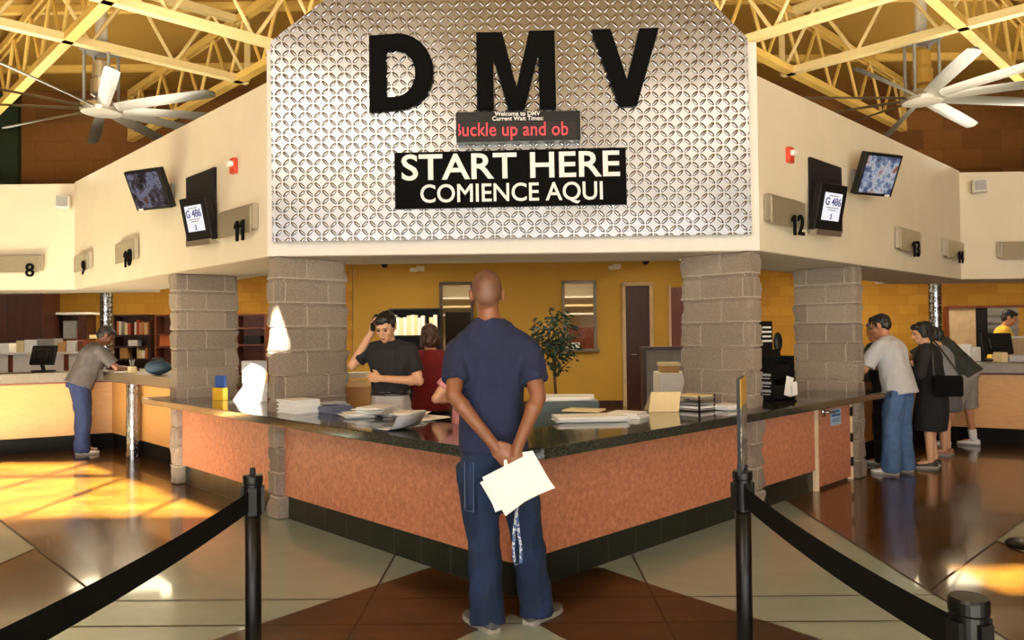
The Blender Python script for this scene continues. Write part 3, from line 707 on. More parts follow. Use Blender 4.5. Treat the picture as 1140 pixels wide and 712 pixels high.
# sign frame on the right post, seen edge on
yw = math.atan2(sb.y, sb.x) ; th = thing('sign_frame', 'narrow sign frame standing edge-on on top of the right queue post', 'sign', (sb.x, sb.y, .975))
dv = Vector((sb.x, sb.y, 0)).normalized(); an = math.atan2(dv.y, dv.x)-math.radians(4.5); R_ = RZ(an)
MB().box((sb.x, sb.y, 1.155), (.26, .012, .345), R_).build('frame', M['black'], th)
t = NT('mottled_poster'); t.l(t.ramp(t.noise(22, t.coord('Object', (3, 3, 1)), 4, .7), [(.40, S(20, 20, 20)), (.5, S(60, 50, 40)), (.58, S(190, 184, 170))]), t.b.inputs['Base Color']); t.set(.4)
nn_ = R_ @ Vector((0, -1, 0)); s1 = 1 if nn_.dot(Vector((-sb.x, -sb.y, 0))) > 0 else -1
MB().box(Vector((sb.x, sb.y, 1.11))+nn_*s1*.008, (.25, .004, .23), R_).build('poster', t.m, th)
MB().box(Vector((sb.x, sb.y, 1.275))+nn_*s1*.008, (.25, .004, .1), R_).build('header', plain('gold_header', S(176, 130, 24), .4), th)
MB().tube([(sb.x, sb.y, .975), (sb.x, sb.y, 1.0)], .02, 12).build('socket', M['black'], th)

# ================================================================== SIDE COUNTERS
def offs(P, d):
    out = []
    for i in range(len(P)):
        ns = []
        for a, b in ((i-1, i), (i, i+1)):
            if a < 0 or b >= len(P): continue
            v = (P[b]-P[a]).normalized(); ns.append(Vector((-v.y, v.x, 0)))
        m_ = sum(ns, Vector()); m_.normalize(); out.append(P[i] + m_*d/max(.3, m_.dot(ns[0])))
    return out
def ribbon(mb, P, d0, d1, z0, z1):
    a, b = offs(P, d0), offs(P, d1)
    for i in range(len(P)-1): mb.prism([a[i][:2], a[i+1][:2], b[i+1][:2], b[i][:2]], z0, z1)
def side_counter(side, label):
    k = (-6.04, 10.133); pts = [Vector((k[0]-3.2, k[1]-.55*3.2, 0)), Vector((-5.60, 10.37, 0)), A(-1, 4.82, 11.8)]
    if side > 0: pts = [Vector((2*AX-p.x, p.y, 0)) for p in pts][::-1]
    th = thing('service_counter', label, 'counter', pts[1])
    sg_ = 1
    mb = MB(); ribbon(mb, pts, .02, .07, 0, .2); mb.build('kick_base', M['darkkick'], th)
    mb = MB(); ribbon(mb, pts, 0, .06, .2, .91); mb.build('panel', M['maple'], th)
    mb = MB(); ribbon(mb, pts, -.012, .06, .895, .915); mb.build('red_trim', plain('red_trim', S(112, 44, 26), .5), th)
    mb = MB(); ribbon(mb, pts, -.14, .55, .925, 1.045); mb.build('countertop', M['greytop'], th)
    return th
side_counter(-1, 'maple fronted grey topped counter on the left where the man in dark grey leans')
side_counter(1, 'maple fronted grey topped counter on the right where several people lean')
def column(name, c, r, z1, label):
    o = MB().lathe([(0, 0), (r, 0), (r, z1), (0, z1)], c, 32).build(name, M['tread_col'], smooth=False, origin=Vector(c)); tag(o, label, 'column'); o['kind'] = 'thing'
c = onz(148, 509, 0); column('metal_column', c, .078, .92, 'short embossed metal post against the front of the left maple counter')
column('metal_column', aty(118.5, 360, 11.6)*1 - Vector((0, 0, aty(118.5, 360, 11.6).z)), .09, 2.94, 'tall embossed metal column rising behind the left maple counter')
column('metal_column', aty(1041, 340, 11.6) - Vector((0, 0, aty(1041, 340, 11.6).z)), .09, 2.94, 'tall embossed metal column rising behind the right maple counter')

# ================================================================== FURNITURE AND CLUTTER
def rect(x0, x1, y0, y1, Y):
    p, q = aty(x0, (y0+y1)/2, Y), aty(x1, (y0+y1)/2, Y); xm = (x0+x1)/2
    return p.x, q.x, aty(xm, y1, Y).z, aty(xm, y0, Y).z
def pbox(name, label, cat, x0, x1, y0, y1, Y, depth, mat, zb=None, group=None, rot=0, bevel=.004):
    a, b, z0, z1 = rect(x0, x1, y0, y1, Y)
    if zb is not None: z0 = zb
    o = MB().box(((a+b)/2, Y+depth/2, (z0+z1)/2), (b-a, depth, z1-z0), RZ(rot)).build(name, mat, bevel=bevel); return tag(o, label, cat, group)
# --- left side
th = thing('low_partition', 'white panelled low partition with dark posts behind the left counter', 'partition', (aty(55, 400, 12.3).x, 12.3, 0)); zt = 1.28
xa, xb = -10.2, aty(116, 400, 12.3).x; e = [xa, aty(12, 400, 12.3).x, aty(74, 400, 12.3).x, xb]
for i in range(3): MB().box(((e[i]+e[i+1])/2, 12.33, .62), (e[i+1]-e[i]-.06, .05, 1.24), None).build('panel', M['whiteplastic'], th)
for x in e: MB().box((x, 12.33, .62), (.07, .09, 1.24)).build('post', M['redwood'], th)
MB().box(((xa+xb)/2, 12.4, 1.26), (xb-xa, .4, .04)).build('ledge', M['whiteplastic'], th)
MB().box(((xa+xb)/2, 12.5, .6), (xb-xa, .1, 1.2)).build('back_panel', M['beigepanel'], th)
for x0, x1, y0, m_, l in ((18, 26, 379, M['manila'], 'cream file box on the white partition, nearer the left edge'), (27, 40, 378, M['white'], 'white file box on the white partition, right of the cream one'), (-4, 10, 382, M['white'], 'flat white box at the left edge on the white partition'),
                          (41, 60, 377, M['greyplastic'], 'grey equipment box on the white partition'), (64, 72, 381, M['cardboard'], 'small brown carton on the white partition'), (74, 84, 379, M['whiteplastic'], 'small white carton on the white partition beside the leaning man'), (86, 92, 379, M['redwood'], 'small dark red box on the white partition beside the leaning man')):
    pbox('storage_box', l, 'box', x0, x1, y0, 390, 12.28, .25, m_, zt)
def cabinet(x0, x1, y0, Y, d, label, nd, mat):
    a, b, _, z1 = rect(x0, x1, y0, y0+5, Y); th = thing('tall_cabinet', label, 'cabinet', ((a+b)/2, Y+d/2, 0))
    MB().box(((a+b)/2, Y+d/2, z1/2), (b-a, d, z1)).build('body', mat, th)
    for i in range(nd):
        wd = (b-a)/nd; x = a+wd*(i+.5)
        dr_ = MB().box((x, Y-.012, z1/2), (wd-.012, .022, z1-.1)).build('door', mat, th, bevel=.004)
        MB().box((x+wd*.38*(1 if i % 2 == 0 else -1), Y-.035, 1.1), (.015, .025, .14)).build('handle', M['alu'], dr_)
cabinet(-70, 48, 325, 13.6, .5, 'dark brown tall cabinet at the far left under the soffit', 3, M['darkwood'])
def hutch(x0, x1, y0, y1, Y, label):
    a, b, z0, z1 = rect(x0, x1, y0, y1, Y); th = thing('wall_shelf', label, 'shelf', ((a+b)/2, Y+.15, z0))
    MB().box(((a+b)/2, Y+.29, (z0+z1)/2), (b-a, .02, z1-z0)).build('back', M['darkwood'], th)
    MB().box(((a+b)/2, Y+.15, z1+.02), (b-a+.1, .36, .04)).build('top', M['whiteplastic'], th)
    for x in (a+.015, b-.09): MB().box((x, Y+.15, (z0+z1)/2), (.03 if x < (a+b)/2 else .16, .3, z1-z0)).build('side_panel', M['darkwood'], th)
    MB().box(((a+b)/2, Y+.15, z0-.01), (b-a, .32, .03)).build('shelf', M['redwood'], th)
    return a, b, z0+.008, z1
a, b, z0, z1 = hutch(58, 97, 350, 378, 14.0, 'dark wall shelf with white top on the yellow block wall, left')
for x, wd, hh, m_, l in ((a+.28, .26, .34, M['greyplastic'], 'grey framed board in the dark wall shelf'), (a+.5, .16, .2, M['red'], 'small reddish picture in the dark wall shelf'), (a+.62, .3, .07, M['manila'], 'flat cream stack in the dark wall shelf')):
    tag(MB().box((x, 14.12, z0+hh/2+.008), (wd, .06, hh)).build('shelf_item', m_, bevel=.004), l, 'ornament')
BOOKC = [S(232, 214, 170), S(206, 150, 90), S(190, 110, 60), S(240, 234, 220), S(168, 70, 40), S(222, 190, 130), S(130, 60, 40)]
BM = [plain('book_cover_%d' % i, c_, .6, var=.05) for i, c_ in enumerate(BOOKC)]
def bookcase(x0, x1, y0, Y, d, label, rows, mat, cols=None, name='bookcase'):
    a, b, _, z1 = rect(x0, x1, y0, y0+5, Y); th = thing(name, label, 'bookcase', ((a+b)/2, Y+d/2, 0))
    MB().box(((a+b)/2, Y+d-.01, z1/2), (b-a, .02, z1)).build('back', mat, th)
    for x in (a+.015, b-.015): MB().box((x, Y+d/2, z1/2), (.03, d, z1)).build('side_panel', mat, th)
    for z in [.05] + [aty((x0+x1)/2, q, Y).z for q in rows] + [z1-.015]: MB().box(((a+b)/2, Y+d/2, z), (b-a-.06, d-.02, .03)).build('shelf', mat, th)
    return a, b, [aty((x0+x1)/2, q, Y).z+.017 for q in rows]
ORD = ['first', 'second', 'third', 'fourth', 'fifth', 'sixth', 'seventh', 'eighth', 'ninth', 'tenth', 'eleventh', 'twelfth', 'thirteenth', 'fourteenth']
def books(a, b, z, Y, hmin, hmax, wmin, wmax, where, mats, group, seed, gap=.2):
    rnd = random.Random(seed); x = a+.04; k = 0; proto = None
    while x < b-.07 and k < 14:
        wd = rnd.uniform(wmin, wmax); h_ = rnd.uniform(hmin, hmax)
        if rnd.random() < gap: x += wd*1.2; continue
        mb = MB(); c = Vector((x+wd/2, Y+.13, z)); th = thing('book', '%s from the left, %s' % (ORD[k]+' book', where), 'book', c, 0, group)
        mb.box(c+Vector((-wd/2+.004, 0, h_/2)), (.006, .18, h_)); mb.box(c+Vector((wd/2-.004, 0, h_/2)), (.006, .18, h_)); mb.box(c+Vector((0, -.088, h_/2)), (wd, .006, h_)); mb.build('cover', mats[rnd.randrange(len(mats))], th)
        MB().box(c+Vector((0, .004, h_/2-.003)), (wd-.012, .168, h_-.012)).build('pages', M['white'], th)
        x += wd+.004; k += 1
a, b, zr = bookcase(126, 168, 350, 12.9, .3, 'dark wood bookcase full of books behind the left counter', (373.5, 386, 400), M['darkwood'])
books(a, b, zr[0], 12.9, .17, .25, .03, .055, 'top shelf of the left bookcase', BM, 'books on the left bookcase', 1)
books(a+.28, b, zr[2], 12.9, .13, .19, .03, .055, 'lower shelf of the left bookcase', BM, 'books on the left bookcase', 2)
tag(MB().box((a+.3, 13.05, zr[1]+.05), (.16, .16, .10)).build('storage_box', M['white'], bevel=.004), 'small white box on the middle shelf of the left bookcase', 'box')
tag(MB().box((a+.16, 13.02, zr[2]+.10), (.13, .18, .20)).build('storage_box', M['cardboard'], bevel=.004), 'brown carton on the lower shelf of the left bookcase', 'box')
a, b, zr = bookcase(172, 193, 350, 12.9, .3, 'narrow wood bookcase half hidden by the far left pillar', (372, 386), M['redwood'])
tag(MB().box(((a+b)/2, 13.05, zr[1]+.09), (b-a-.1, .16, .18)).build('storage_box', plain('orange_carton', S(214, 116, 48), .6), bevel=.004), 'orange carton in the narrow wood bookcase', 'box')
a, b, zr = bookcase(262, 296, 349, 12.9, .3, 'reddish bookcase glimpsed between the two left pillars', (365, 384), M['redwood'])
tag(MB().box(((a+b)/2, 13.05, zr[1]+.07), (.3, .18, .14)).build('storage_box', M['black'], bevel=.004), 'black box in the bookcase between the left pillars', 'box')
def monitor(c, yaw, tilt, label, wd=.42, hh=.34, group=None):
    th = thing('computer_monitor', label, 'monitor', c, yaw, group); W = WM[th]; R3 = RZ(yaw); Rt = R3 @ Matrix.Rotation(math.radians(tilt), 3, 'X')
    c = Vector(c)
    MB().box(c+Vector((0, 0, .012)), (.24, .18, .022), R3).build('base', M['black'], th, bevel=.004)
    MB().tube([c+Vector((0, 0, .02)), c+R3 @ Vector((0, .05, .2))], .025, 10).build('neck', M['black'], th)
    p = c+Vector((0, 0, .09+hh/2)); MB().box(p, (wd, .045, hh), Rt).build('case', M['black'], th, bevel=.012)
    MB().box(p+Rt @ Vector((0, .03, 0)), (wd*.6, .05, hh*.6), Rt).build('back_cover', M['black'], th, bevel=.02)
monitor((aty(46, 415, 10.25).x, 10.3, 1.046), PI*.92, 14, 'black monitor seen from behind on the left maple counter', .40, .27)
def papers(c, rot, n, label, sz=(.215, .28), th_=.002, mat=None, jitter=.05, group=None, name='paper_stack', seed=0):
    rnd = random.Random(seed); t_ = thing(name, label, 'paper', c, 0, group); z = c[2]+.0006
    for i in range(n):
        MB().box((c[0]+rnd.uniform(-jitter, jitter), c[1]+rnd.uniform(-jitter, jitter), z+th_/2), (sz[0], sz[1], th_), RZ(rot+rnd.uniform(-.25, .25)*(jitter > .02))).build('sheaf', mat or M['white'], t_); z += th_+.0004
    return t_
papers(tuple(aty(140, 410, 9.9)[:2])+(1.046,), .5, 3, 'white forms under the hands of the man leaning at the left counter', th_=.004)
c = aty(176, 418, 9.15); c = Vector((c.x, c.y, 1.046))
th = thing('shoulder_bag', 'blue grey bag slumped on the left counter beside the pillar', 'bag', c)
MB().ell(c+Vector((0, 0, .09)), (.16, .1, .09)).build('body', M['navybag'], th, smooth=True)
MB().tube([c+Vector((-.12, 0, .12)), c+Vector((-.05, -.02, .2)), c+Vector((.06, -.02, .2)), c+Vector((.12, 0, .12))], .012, 8).build('strap', M['black'], th, smooth=True)
c = aty(147, 413, 9.75); c = Vector((c.x, c.y, 1.046))
th = thing('tape_dispenser', 'tan pen holder with pens on the left counter', 'pen holder', c)
MB().lathe([(.0, 0), (.06, 0), (.05, .08), (.045, .08), (.05, .01), (0, .01)], c, 16).build('cup', M['manila'], th)
for i in range(3): MB().tube([c+Vector((0, 0, .02)), c+Vector((.03*math.cos(i*2), .03*math.sin(i*2), .17))], .006, 6).build('pen', M['greyplastic'], th)
th.name = 'pen_holder'
# --- on the main counter, left wing
ZT = .8756
def onc(x, y): return onz(x, y, ZT)
c = onc(245, 445); th = thing('leaflet_holder', 'small holder of yellow and blue leaflets on the counter by the far left pillar', 'leaflet holder', c); R3 = RZ(-.5)
MB().box(c+Vector((0, 0, .06)), (.15, .06, .12), R3).build('lower_pocket', M['yellowcard'], th, bevel=.003)
MB().box(c+Vector((0, .02, .18)), (.13, .03, .12), R3).build('upper_card', M['blue'], th, bevel=.003)
c = onc(284, 447); th = thing('paper_stack', 'tall sunlit stack of white forms on the counter between the left pillars', 'paper', c)
for i, (h_, m_) in enumerate(((.09, M['white']), (.09, M['white']), (.10, M['manila']), (.11, M['greypaper']))):
    MB().box(c+Vector((random.uniform(-.01, .01), .0, .0006+sum((.09, .09, .10, .11)[:i])+h_/2)), (.15, .22, h_-.002), RZ(.78+random.uniform(-.06, .06))).build('bundle', m_, th)
c = onc(267, 445); tag(MB().extr([c+Vector((-.06, -.01, 0)), c+Vector((.06, -.01, 0)), c+Vector((.03, -.0, .13))], (0, .08, 0)).build('folded_card', M['white']), 'folded white card beside the tall sunlit stack', 'card')
c = onc(333, 459); papers((c.x, c.y, ZT), -.78, 9, 'thick pile of white forms on the counter in front of the left pillar', (.30, .22), .012, None, .012, seed=3)
c = onc(350, 455); papers((c.x+.12, c.y+.02, ZT), -.6, 5, 'grey printed forms right of the thick white pile', (.25, .2), .012, M['greypaper'], .02, seed=4)
c = onc(372, 459); th = thing('form_tray', 'blue grey form tray on the counter beside the printed forms', 'tray', (c.x, c.y, ZT)); R3 = RZ(-.75)
MB().box(Vector((c.x, c.y, ZT+.006)), (.24, .18, .01), R3).build('floor_plate', plain('blue_grey_tray', S(96, 104, 128), .5), th)
for dx, dy, sx, sy in ((0, .09, .24, .008), (0, -.09, .24, .008), (.12, 0, .008, .18), (-.12, 0, .008, .18)): MB().box(Vector((c.x, c.y, ZT+.03))+R3 @ Vector((dx, dy, 0)), (sx, sy, .055), R3).build('tray_wall', plain('blue_grey_tray', S(96, 104, 128), .5), th)
for i, (x, y, r_, n_) in enumerate(((398, 463, .3, 7), (420, 463, -.3, 12), (440, 461, .5, 7), (458, 465, .1, 4), (472, 466, -.5, 3))):
    c = onc(x, y); papers((c.x, c.y, ZT+(.03 if i in (1, 3) else 0)), r_, n_, '%s from the left of the white form heaps spread left of the standing man' % ORD[i], (.215, .28), .0035, None, .03, seed=10+i, name='loose_forms')
def curl(c, rot, label):      # a single sheet curling over the counter edge
    rings = []; R3 = RZ(rot)
    for i in range(12):
        q = i/11; y = -.14+.28*q; z = .002 + (.10*(1-q/.5)**2 if q < .5 else 0)
        rings.append([Vector(c)+R3 @ Vector((x, y, zz)) for x, zz in ((-.108, z+.0008), (.108, z+.0008+.02*(1-q)), (.108, z-.0008+.02*(1-q)), (-.108, z-.0008))])
    tag(MB().loft(rings).build('curled_sheet', M['greypaper'], smooth=True), label, 'paper')
c = onc(446, 478); curl((c.x, c.y, ZT+.002), .7, 'single curled sheet lifting off the counter edge left of the standing man')
# desk inside the office, left
th = thing('desk', 'plain desk inside the counter behind the clerk on the phone', 'desk', (-1.5, 7.25, 0))
MB().box((-1.5, 7.25, .735), (.72, .7, .03)).build('desktop', M['maple'], th)
for x in (-1.82, -1.18):
    for y in (6.94, 7.56): MB().box((x, y, .36), (.05, .05, .72)).build('leg', M['greyplastic'], th)
a, b, z0, z1 = rect(363, 412, 433, 450, 6.95)
th = thing('carton', 'open brown cardboard carton behind the papers near the left pillar', 'box', ((a+b)/2, 7.08, .751)); xm = (a+b)/2; hw = (b-a)/2; zt = z1
MB().box((xm, 7.08, .757), (2*hw, .26, .01)).build('bottom', M['cardboard'], th)
for dx, dy, sx, sy in ((0, -.13, 2*hw, .008), (0, .13, 2*hw, .008), (-hw, 0, .008, .26), (hw, 0, .008, .26)): MB().box((xm+dx, 7.08+dy, (.751+zt)/2), (sx, sy, zt-.751)).build('carton_side', M['cardboard'], th)
a, b, z0, z1 = rect(387, 409, 411, 436, 7.35)
th = thing('letter_trays', 'stack of cream letter trays beside the clerk on the phone', 'tray', ((a+b)/2, 7.42, .751))
for i in range(5): MB().box(((a+b)/2, 7.42, .77+i*.085), (b-a, .2, .055), RZ(.03*(i % 2))).build('tray', M['manila'] if i % 2 else M['whiteplastic'], th, bevel=.004)
# --- right wing
c = onc(660, 467); papers((c.x-.02, c.y-.04, ZT), .12, 6, 'broad white pile of forms on the counter right of the standing man', (.50, .24), .006, None, .02, seed=21)
c = onc(700, 464); papers((c.x-.01, c.y, ZT), -.5, 5, 'white forms at the right end of the broad pile', (.24, .2), .007, None, .015, seed=22)
c = onc(650, 463); tag(MB().box((c.x, c.y-.02, ZT+.049), (.28, .2, .012), RZ(-.4)).build('folder', M['manila'], bevel=.003), 'manila folder lying on the broad white pile of forms', 'folder')
c = onc(741, 458); R3 = RZ(.1)
th = thing('tent_card', 'cream tent card standing on the counter near the right pillar', 'card', (c.x, c.y, ZT))
pp = lambda x, y, z: Vector((c.x, c.y, ZT))+R3 @ Vector((x, y, z))
MB().extr([pp(-.14, -.02, .001), pp(.10, -.02, .001), pp(.14, .05, .15), pp(-.10, .05, .15)], (0, .003, 0)).build('front_leaf', M['manila'], th)
MB().extr([pp(-.14, .13, .001), pp(.10, .13, .001), pp(.14, .054, .15), pp(-.10, .054, .15)], (0, .003, 0)).build('rear_leaf', M['manila'], th)
c = onc(772, 456); th = thing('form_tray', 'grey desk tray of forms and pens beside the tent card', 'tray', (c.x, c.y, ZT)); R3 = RZ(.75)
for i in range(3): MB().box(Vector((c.x, c.y, ZT+.012+i*.045)), (.22, .26, .012), R3).build('shelf', M['greyplastic'], th)
for dx, dy in ((-.105, -.125), (.105, -.125), (-.105, .125), (.105, .125)): MB().box(Vector((c.x, c.y, ZT+.062))+R3 @ Vector((dx, dy, 0)), (.012, .012, .122), R3).build('corner_post', M['black'], th)
MB().box(Vector((c.x, c.y, ZT+.03)), (.2, .24, .018), R3).build('form_stack', M['white'], th); MB().box(Vector((c.x, c.y, ZT+.117)), (.2, .24, .012), R3).build('form_stack', M['manila'], th)
c = onc(808, 455); papers((c.x, c.y, ZT), .7, 6, 'white forms on the counter right of the grey desk tray', (.24, .2), .006, None, .015, seed=23)
c = onc(871, 447); th = thing('brochure_rack', 'tall black leaflet rack with printed header on the counter between the right pillars', 'rack', (c.x, c.y, ZT)); R3 = RZ(.62); q = lambda x, y, z: Vector((c.x, c.y, ZT))+R3 @ Vector((x, y, z))
MB().box(q(0, .06, .006), (.30, .2, .012), R3).build('base', M['black'], th); MB().box(q(0, .13, .23), (.30, .02, .46), R3).build('back', M['black'], th)
for s_ in (-.15, .15): MB().box(q(s_, .06, .2), (.008, .16, .4), R3).build('side_panel', M['black'], th)
for z in (.03, .2): MB().box(q(0, -.02 if z < .1 else .03, z+.06), (.30, .012, .12), R3).build('pocket', M['black'], th)
hd_ = MB().box(q(-.06, .12, .58), (.17, .02, .26), R3).build('header', M['black'], th)
mb = MB()
for dz, ww in ((.08, .12), (.04, .14), (.0, .12), (-.04, .15)): mb.box(q(-.06, .107, .575+dz), (ww, .003, .016), R3)
mb.build('header_print', M['white'], hd_)
mb = MB()
for z in (.24, .17, .10): mb.box(q(-.157, .05, z), (.003, .1, .02), R3); mb.box(q(-.157, .05, z-.03), (.003, .08, .01), R3)
mb.build('side_print', M['greypaper'], th)
MB().ell(q(.09, .1, .52), (.055, .03, .09), R3).build('phone_handset', M['black'], th, smooth=True)
for dx, h_, t_ in ((.04, .17, .25), (.11, .12, -.1)): MB().box(q(dx, -.04, .05+h_/2), (.10, .004, h_), R3 @ Matrix.Rotation(t_, 3, 'Y')).build('leaflet', M['white'], th)
# --- inside the office, centre and right
a, b, z0, z1 = rect(594, 668, 446, 475, 6.0)
th = thing('low_cabinet', 'grey green low cabinet topped with papers behind the standing man', 'cabinet', ((a+b)/2, 6.3, 0)); zt = .955
MB().box(((a+b)/2, 6.3, zt/2), (b-a, .5, zt)).build('body', M['teal'], th, bevel=.006)
for i in range(2): MB().box((a+(b-a)*(.25+.5*i), 6.045, .45), ((b-a)/2-.02, .02, .8)).build('door', M['teal'], th)
papers(((a+b)/2+.02, 6.3, zt), .1, 4, 'white papers spread on the grey green low cabinet', (.42, .34), .006, None, .03, seed=31)
# plant
c = aty(617, 372, 8.0); th = thing('potted_tree', 'small leafy indoor tree in a pot beside the office window', 'plant', (c.x, 8.0, 0)); rnd = random.Random(5)
MB().lathe([(0, 0), (.13, 0), (.17, .3), (.18, .3), (.18, .33), (.15, .33), (.14, .28), (0, .28)], (c.x, 8, 0), 24).build('pot', M['darkwood'], th, smooth=False)
mb = MB(); mb.tube([(c.x, 8, .25), (c.x+.01, 8, .8), (c.x-.01, 8, 1.25)], [.02, .018, .014], 8)
for i in range(9):
    an = i*2.4; p = Vector((c.x, 8, 1.05+.04*i)); mb.tube([p, p+Vector((math.cos(an)*.12, math.sin(an)*.12, .12)), p+Vector((math.cos(an)*.2, math.sin(an)*.2, .18))], [.008, .006, .003], 6)
mb.build('trunk', M['bark'], th, smooth=True)
mb = MB()
for i in range(520):
    d = Vector((rnd.gauss(0, 1), rnd.gauss(0, 1), rnd.gauss(0, 1))).normalized()*(rnd.random()**.4)
    lump = 1+.25*noise.noise(d*2.5); p = Vector((c.x, 8, 1.46))+Vector((d.x*.25*lump, d.y*.25*lump, d.z*.36*lump - .03))
    if p.z < 1.17 and rnd.random() < .5 and p.x < c.x: continue
    t1 = Vector((d.x+rnd.uniform(-.8, .8), d.y+rnd.uniform(-.8, .8), -.5+rnd.uniform(-.4, .5))).normalized(); sd_v = t1.cross(Vector((rnd.uniform(-1, 1), rnd.uniform(-1, 1), 1))).normalized()
    L = rnd.uniform(.05, .085); wd = L*.3; up_ = t1.cross(sd_v)*.006
    mb.add([p, p+t1*L*.5+sd_v*wd+up_, p+t1*L, p+t1*L*.5-sd_v*wd+up_, p+t1*L*.5-up_], [(0, 1, 4), (1, 2, 4), (2, 3, 4), (3, 0, 4)])
mb.build('foliage', M['leaf'], th)
# grey partition on the right with the things in front of it
a, b, z0, z1 = rect(719, 852, 389, 440, 9.0)
th = thing('office_partition', 'grey fabric office partition with dark cap behind the right pillar', 'partition', ((a+b)/2, 9.03, 0))
MB().box(((a+b)/2, 9.03, z1/2), (b-a, .06, z1)).build('panel', M['partition'], th)
MB().box(((a+b)/2, 9.03, z1+.02), (b-a+.12, .1, .04)).build('cap', M['darkwood'], th)
MB().box((a-.02, 9.03, z1/2), (.05, .08, z1)).build('post', M['darkwood'], th)
a, b, z0, z1 = rect(738, 756, 415, 437, 7.5)
th = thing('pedestal', 'white file pedestal in front of the grey partition', 'cabinet', ((a+b)/2+.1, 7.65, 0))
MB().box(((a+b)/2+.1, 7.7, z1/2), (b-a+.25, .4, z1)).build('body', M['whiteplastic'], th, bevel=.004)
for i in range(3): 
    df = MB().box(((a+b)/2+.1, 7.49, .18+.33*i), (b-a+.22, .02, .3)).build('drawer', M['whiteplastic'], th); MB().box(((a+b)/2+.1, 7.47, .25+.33*i), (.1, .02, .015)).build('handle', M['alu'], df)
a2, b2, z2, z3 = rect(736, 758, 404, 415, 7.5)
th = thing('carton', 'tan carton with lid on the white file pedestal', 'box', ((a2+b2)/2, 7.62, z1+.001))
MB().box(((a2+b2)/2, 7.62, (z1+.001+z3)/2), (b2-a2-.02, .2, z3-z1-.001)).build('body', M['cardboard'], th); MB().box(((a2+b2)/2, 7.62, z3-.012), (b2-a2, .22, .03)).build('lid', M['manila'], th)
# office bookcase with white binders
a, b, zr = bookcase(433, 491, 343, 13.2, .32, 'black bookcase of white binders behind the clerk on the phone', (374, 400), M['black'])
books(a+.02, b, zr[0], 13.2, .30, .36, .05, .075, 'white binders on the black office bookcase', [M['white'], M['white'], BM[3], BM[0]], 'binders on the office bookcase', 8, .08)
# ceiling devices
for px, py, l in ((428, 299, 'left'), (719, 296, 'right')):
    c = aty(px, py, 14.6); th = thing('security_camera', 'dark dome camera on the office ceiling, %s of the windows' % l, 'camera', (c.x, c.y, 2.94))
    MB().lathe([(0, 2.95), (.09, 2.95), (.09, 2.90), (.075, 2.9), (.07, 2.85), (.04, 2.80), (0, 2.79)], (c.x, c.y, 0), 20).build('dome', M['black'], th, smooth=True)
for x0, x1, y0, y1, l in ((456, 472, 289.5, 295, 'left'), (677, 693, 286, 292, 'right')):
    a, b, z0, z1 = rect(x0, x1, y0, y1, 15.3); th = thing('emergency_light', 'white twin head emergency light high on the %s half of the office wall' % l, 'light', ((a+b)/2, 15.4, z0))
    MB().box(((a+b)/2+.05, 15.45, 2.84), (.16, .1, .1)).build('case', M['whiteplastic'], th, bevel=.01)
    for dx in (-.09, -.02): MB().tube([((a+b)/2+dx, 15.36, 2.83), ((a+b)/2+dx-.01, 15.25, 2.8)], [.03, .045], 12).build('lamp_head', M['whiteplastic'], th)
for i, (x, y) in enumerate(((-2.2, 12.5), (1.6, 12.5), (-2.3, 14.6), (2.6, 14.6))):
    th = thing('ceiling_light', ('office ceiling panel light over the plant', 'office ceiling panel light over the grey partition', 'office ceiling panel light near the back wall, left', 'office ceiling panel light near the back wall, right')[i], 'light', (x, y, 2.9))
    MB().box((x, y, 2.925), (1.3, .34, .045)).build('housing', M['whiteplastic'], th); MB().box((x, y, 2.898), (1.24, .28, .008)).build('diffuser', M['lamp'], th)
# storeroom behind the windows
for i, (z, m_) in enumerate(((2.35, M['whiteplastic']), (2.15, M['manila']), (1.95, M['whiteplastic']))):
    tag(MB().box((0, 18.2, z), (6, .5, .05)).build('storage_shelf', m_), '%s long pale shelf seen through the office windows' % ('top', 'middle', 'lowest')[i], 'shelf')
pbox('dark_cabinet', 'black cabinet seen through the left office window', 'cabinet', 496, 530, 347, 440, 17.5, .5, M['black'], 0)
pbox('dark_cabinet', 'dark cupboard seen through the right office window', 'cabinet', 634, 670, 364, 440, 17.5, .5, M['redwood'], 0)
c = aty(641, 388, YB-.06); tag(MB().box((c.x, YB-.05, wz0+.105), (.16, .08, .15)).build('white_carton', M['white'], bevel=.004), 'small white carton on the sill of the right office window', 'box')
# --- right side beyond the people
th = thing('office_hatch', 'wood framed office hatch with beige sliding panel behind the right counter', 'hatch', (aty(1100, 370, 14.4).x, 14.4, 0))
a, b, z0, z1 = rect(1055, 1160, 341, 378, 14.2); m1 = aty(1088, 360, 14.2).x; m2 = aty(1101, 360, 14.2).x
MB().box((a, 14.25, z1/2), (.05, .1, z1)).build('post', M['redwood'], th); MB().box(((a+b)/2, 14.25, z1), (b-a, .1, .05)).build('head_rail', M['redwood'], th)
MB().box(((a+m1)/2, 14.27, z1/2), (m1-a, .05, z1-.03)).build('sliding_panel', M['beigepanel'], th); MB().box(((m1+m2)/2, 14.27, z1/2), (m2-m1, .06, z1-.03)).build('recess_shade', M['black'], th)  # black strip stands in for the shade of a recess
MB().box(((m2+b)/2, 14.9, (z1)/2), (b-m2, .05, z1)).build('rear_screen', M['greyplastic'], th)
for q in (350, 358, 366): MB().box(((m2+b)/2, 14.85, aty(1120, q, 14.8).z), (b-m2, .05, .04)).build('screen_rail', M['partition'], th)
a, b, z0, z1 = rect(1105, 1175, 376, 393, 12.1); th = thing('low_partition', 'beige low partition with white ledge in front of the clerk in yellow', 'partition', ((a+b)/2, 12.1, 0))
MB().box(((a+b)/2, 12.1, z1/2), (b-a, .06, z1)).build('panel', M['beigepanel'], th); MB().box(((a+b)/2, 12.12, z1+.015), (b-a, .2, .03)).build('ledge', M['whiteplastic'], th)
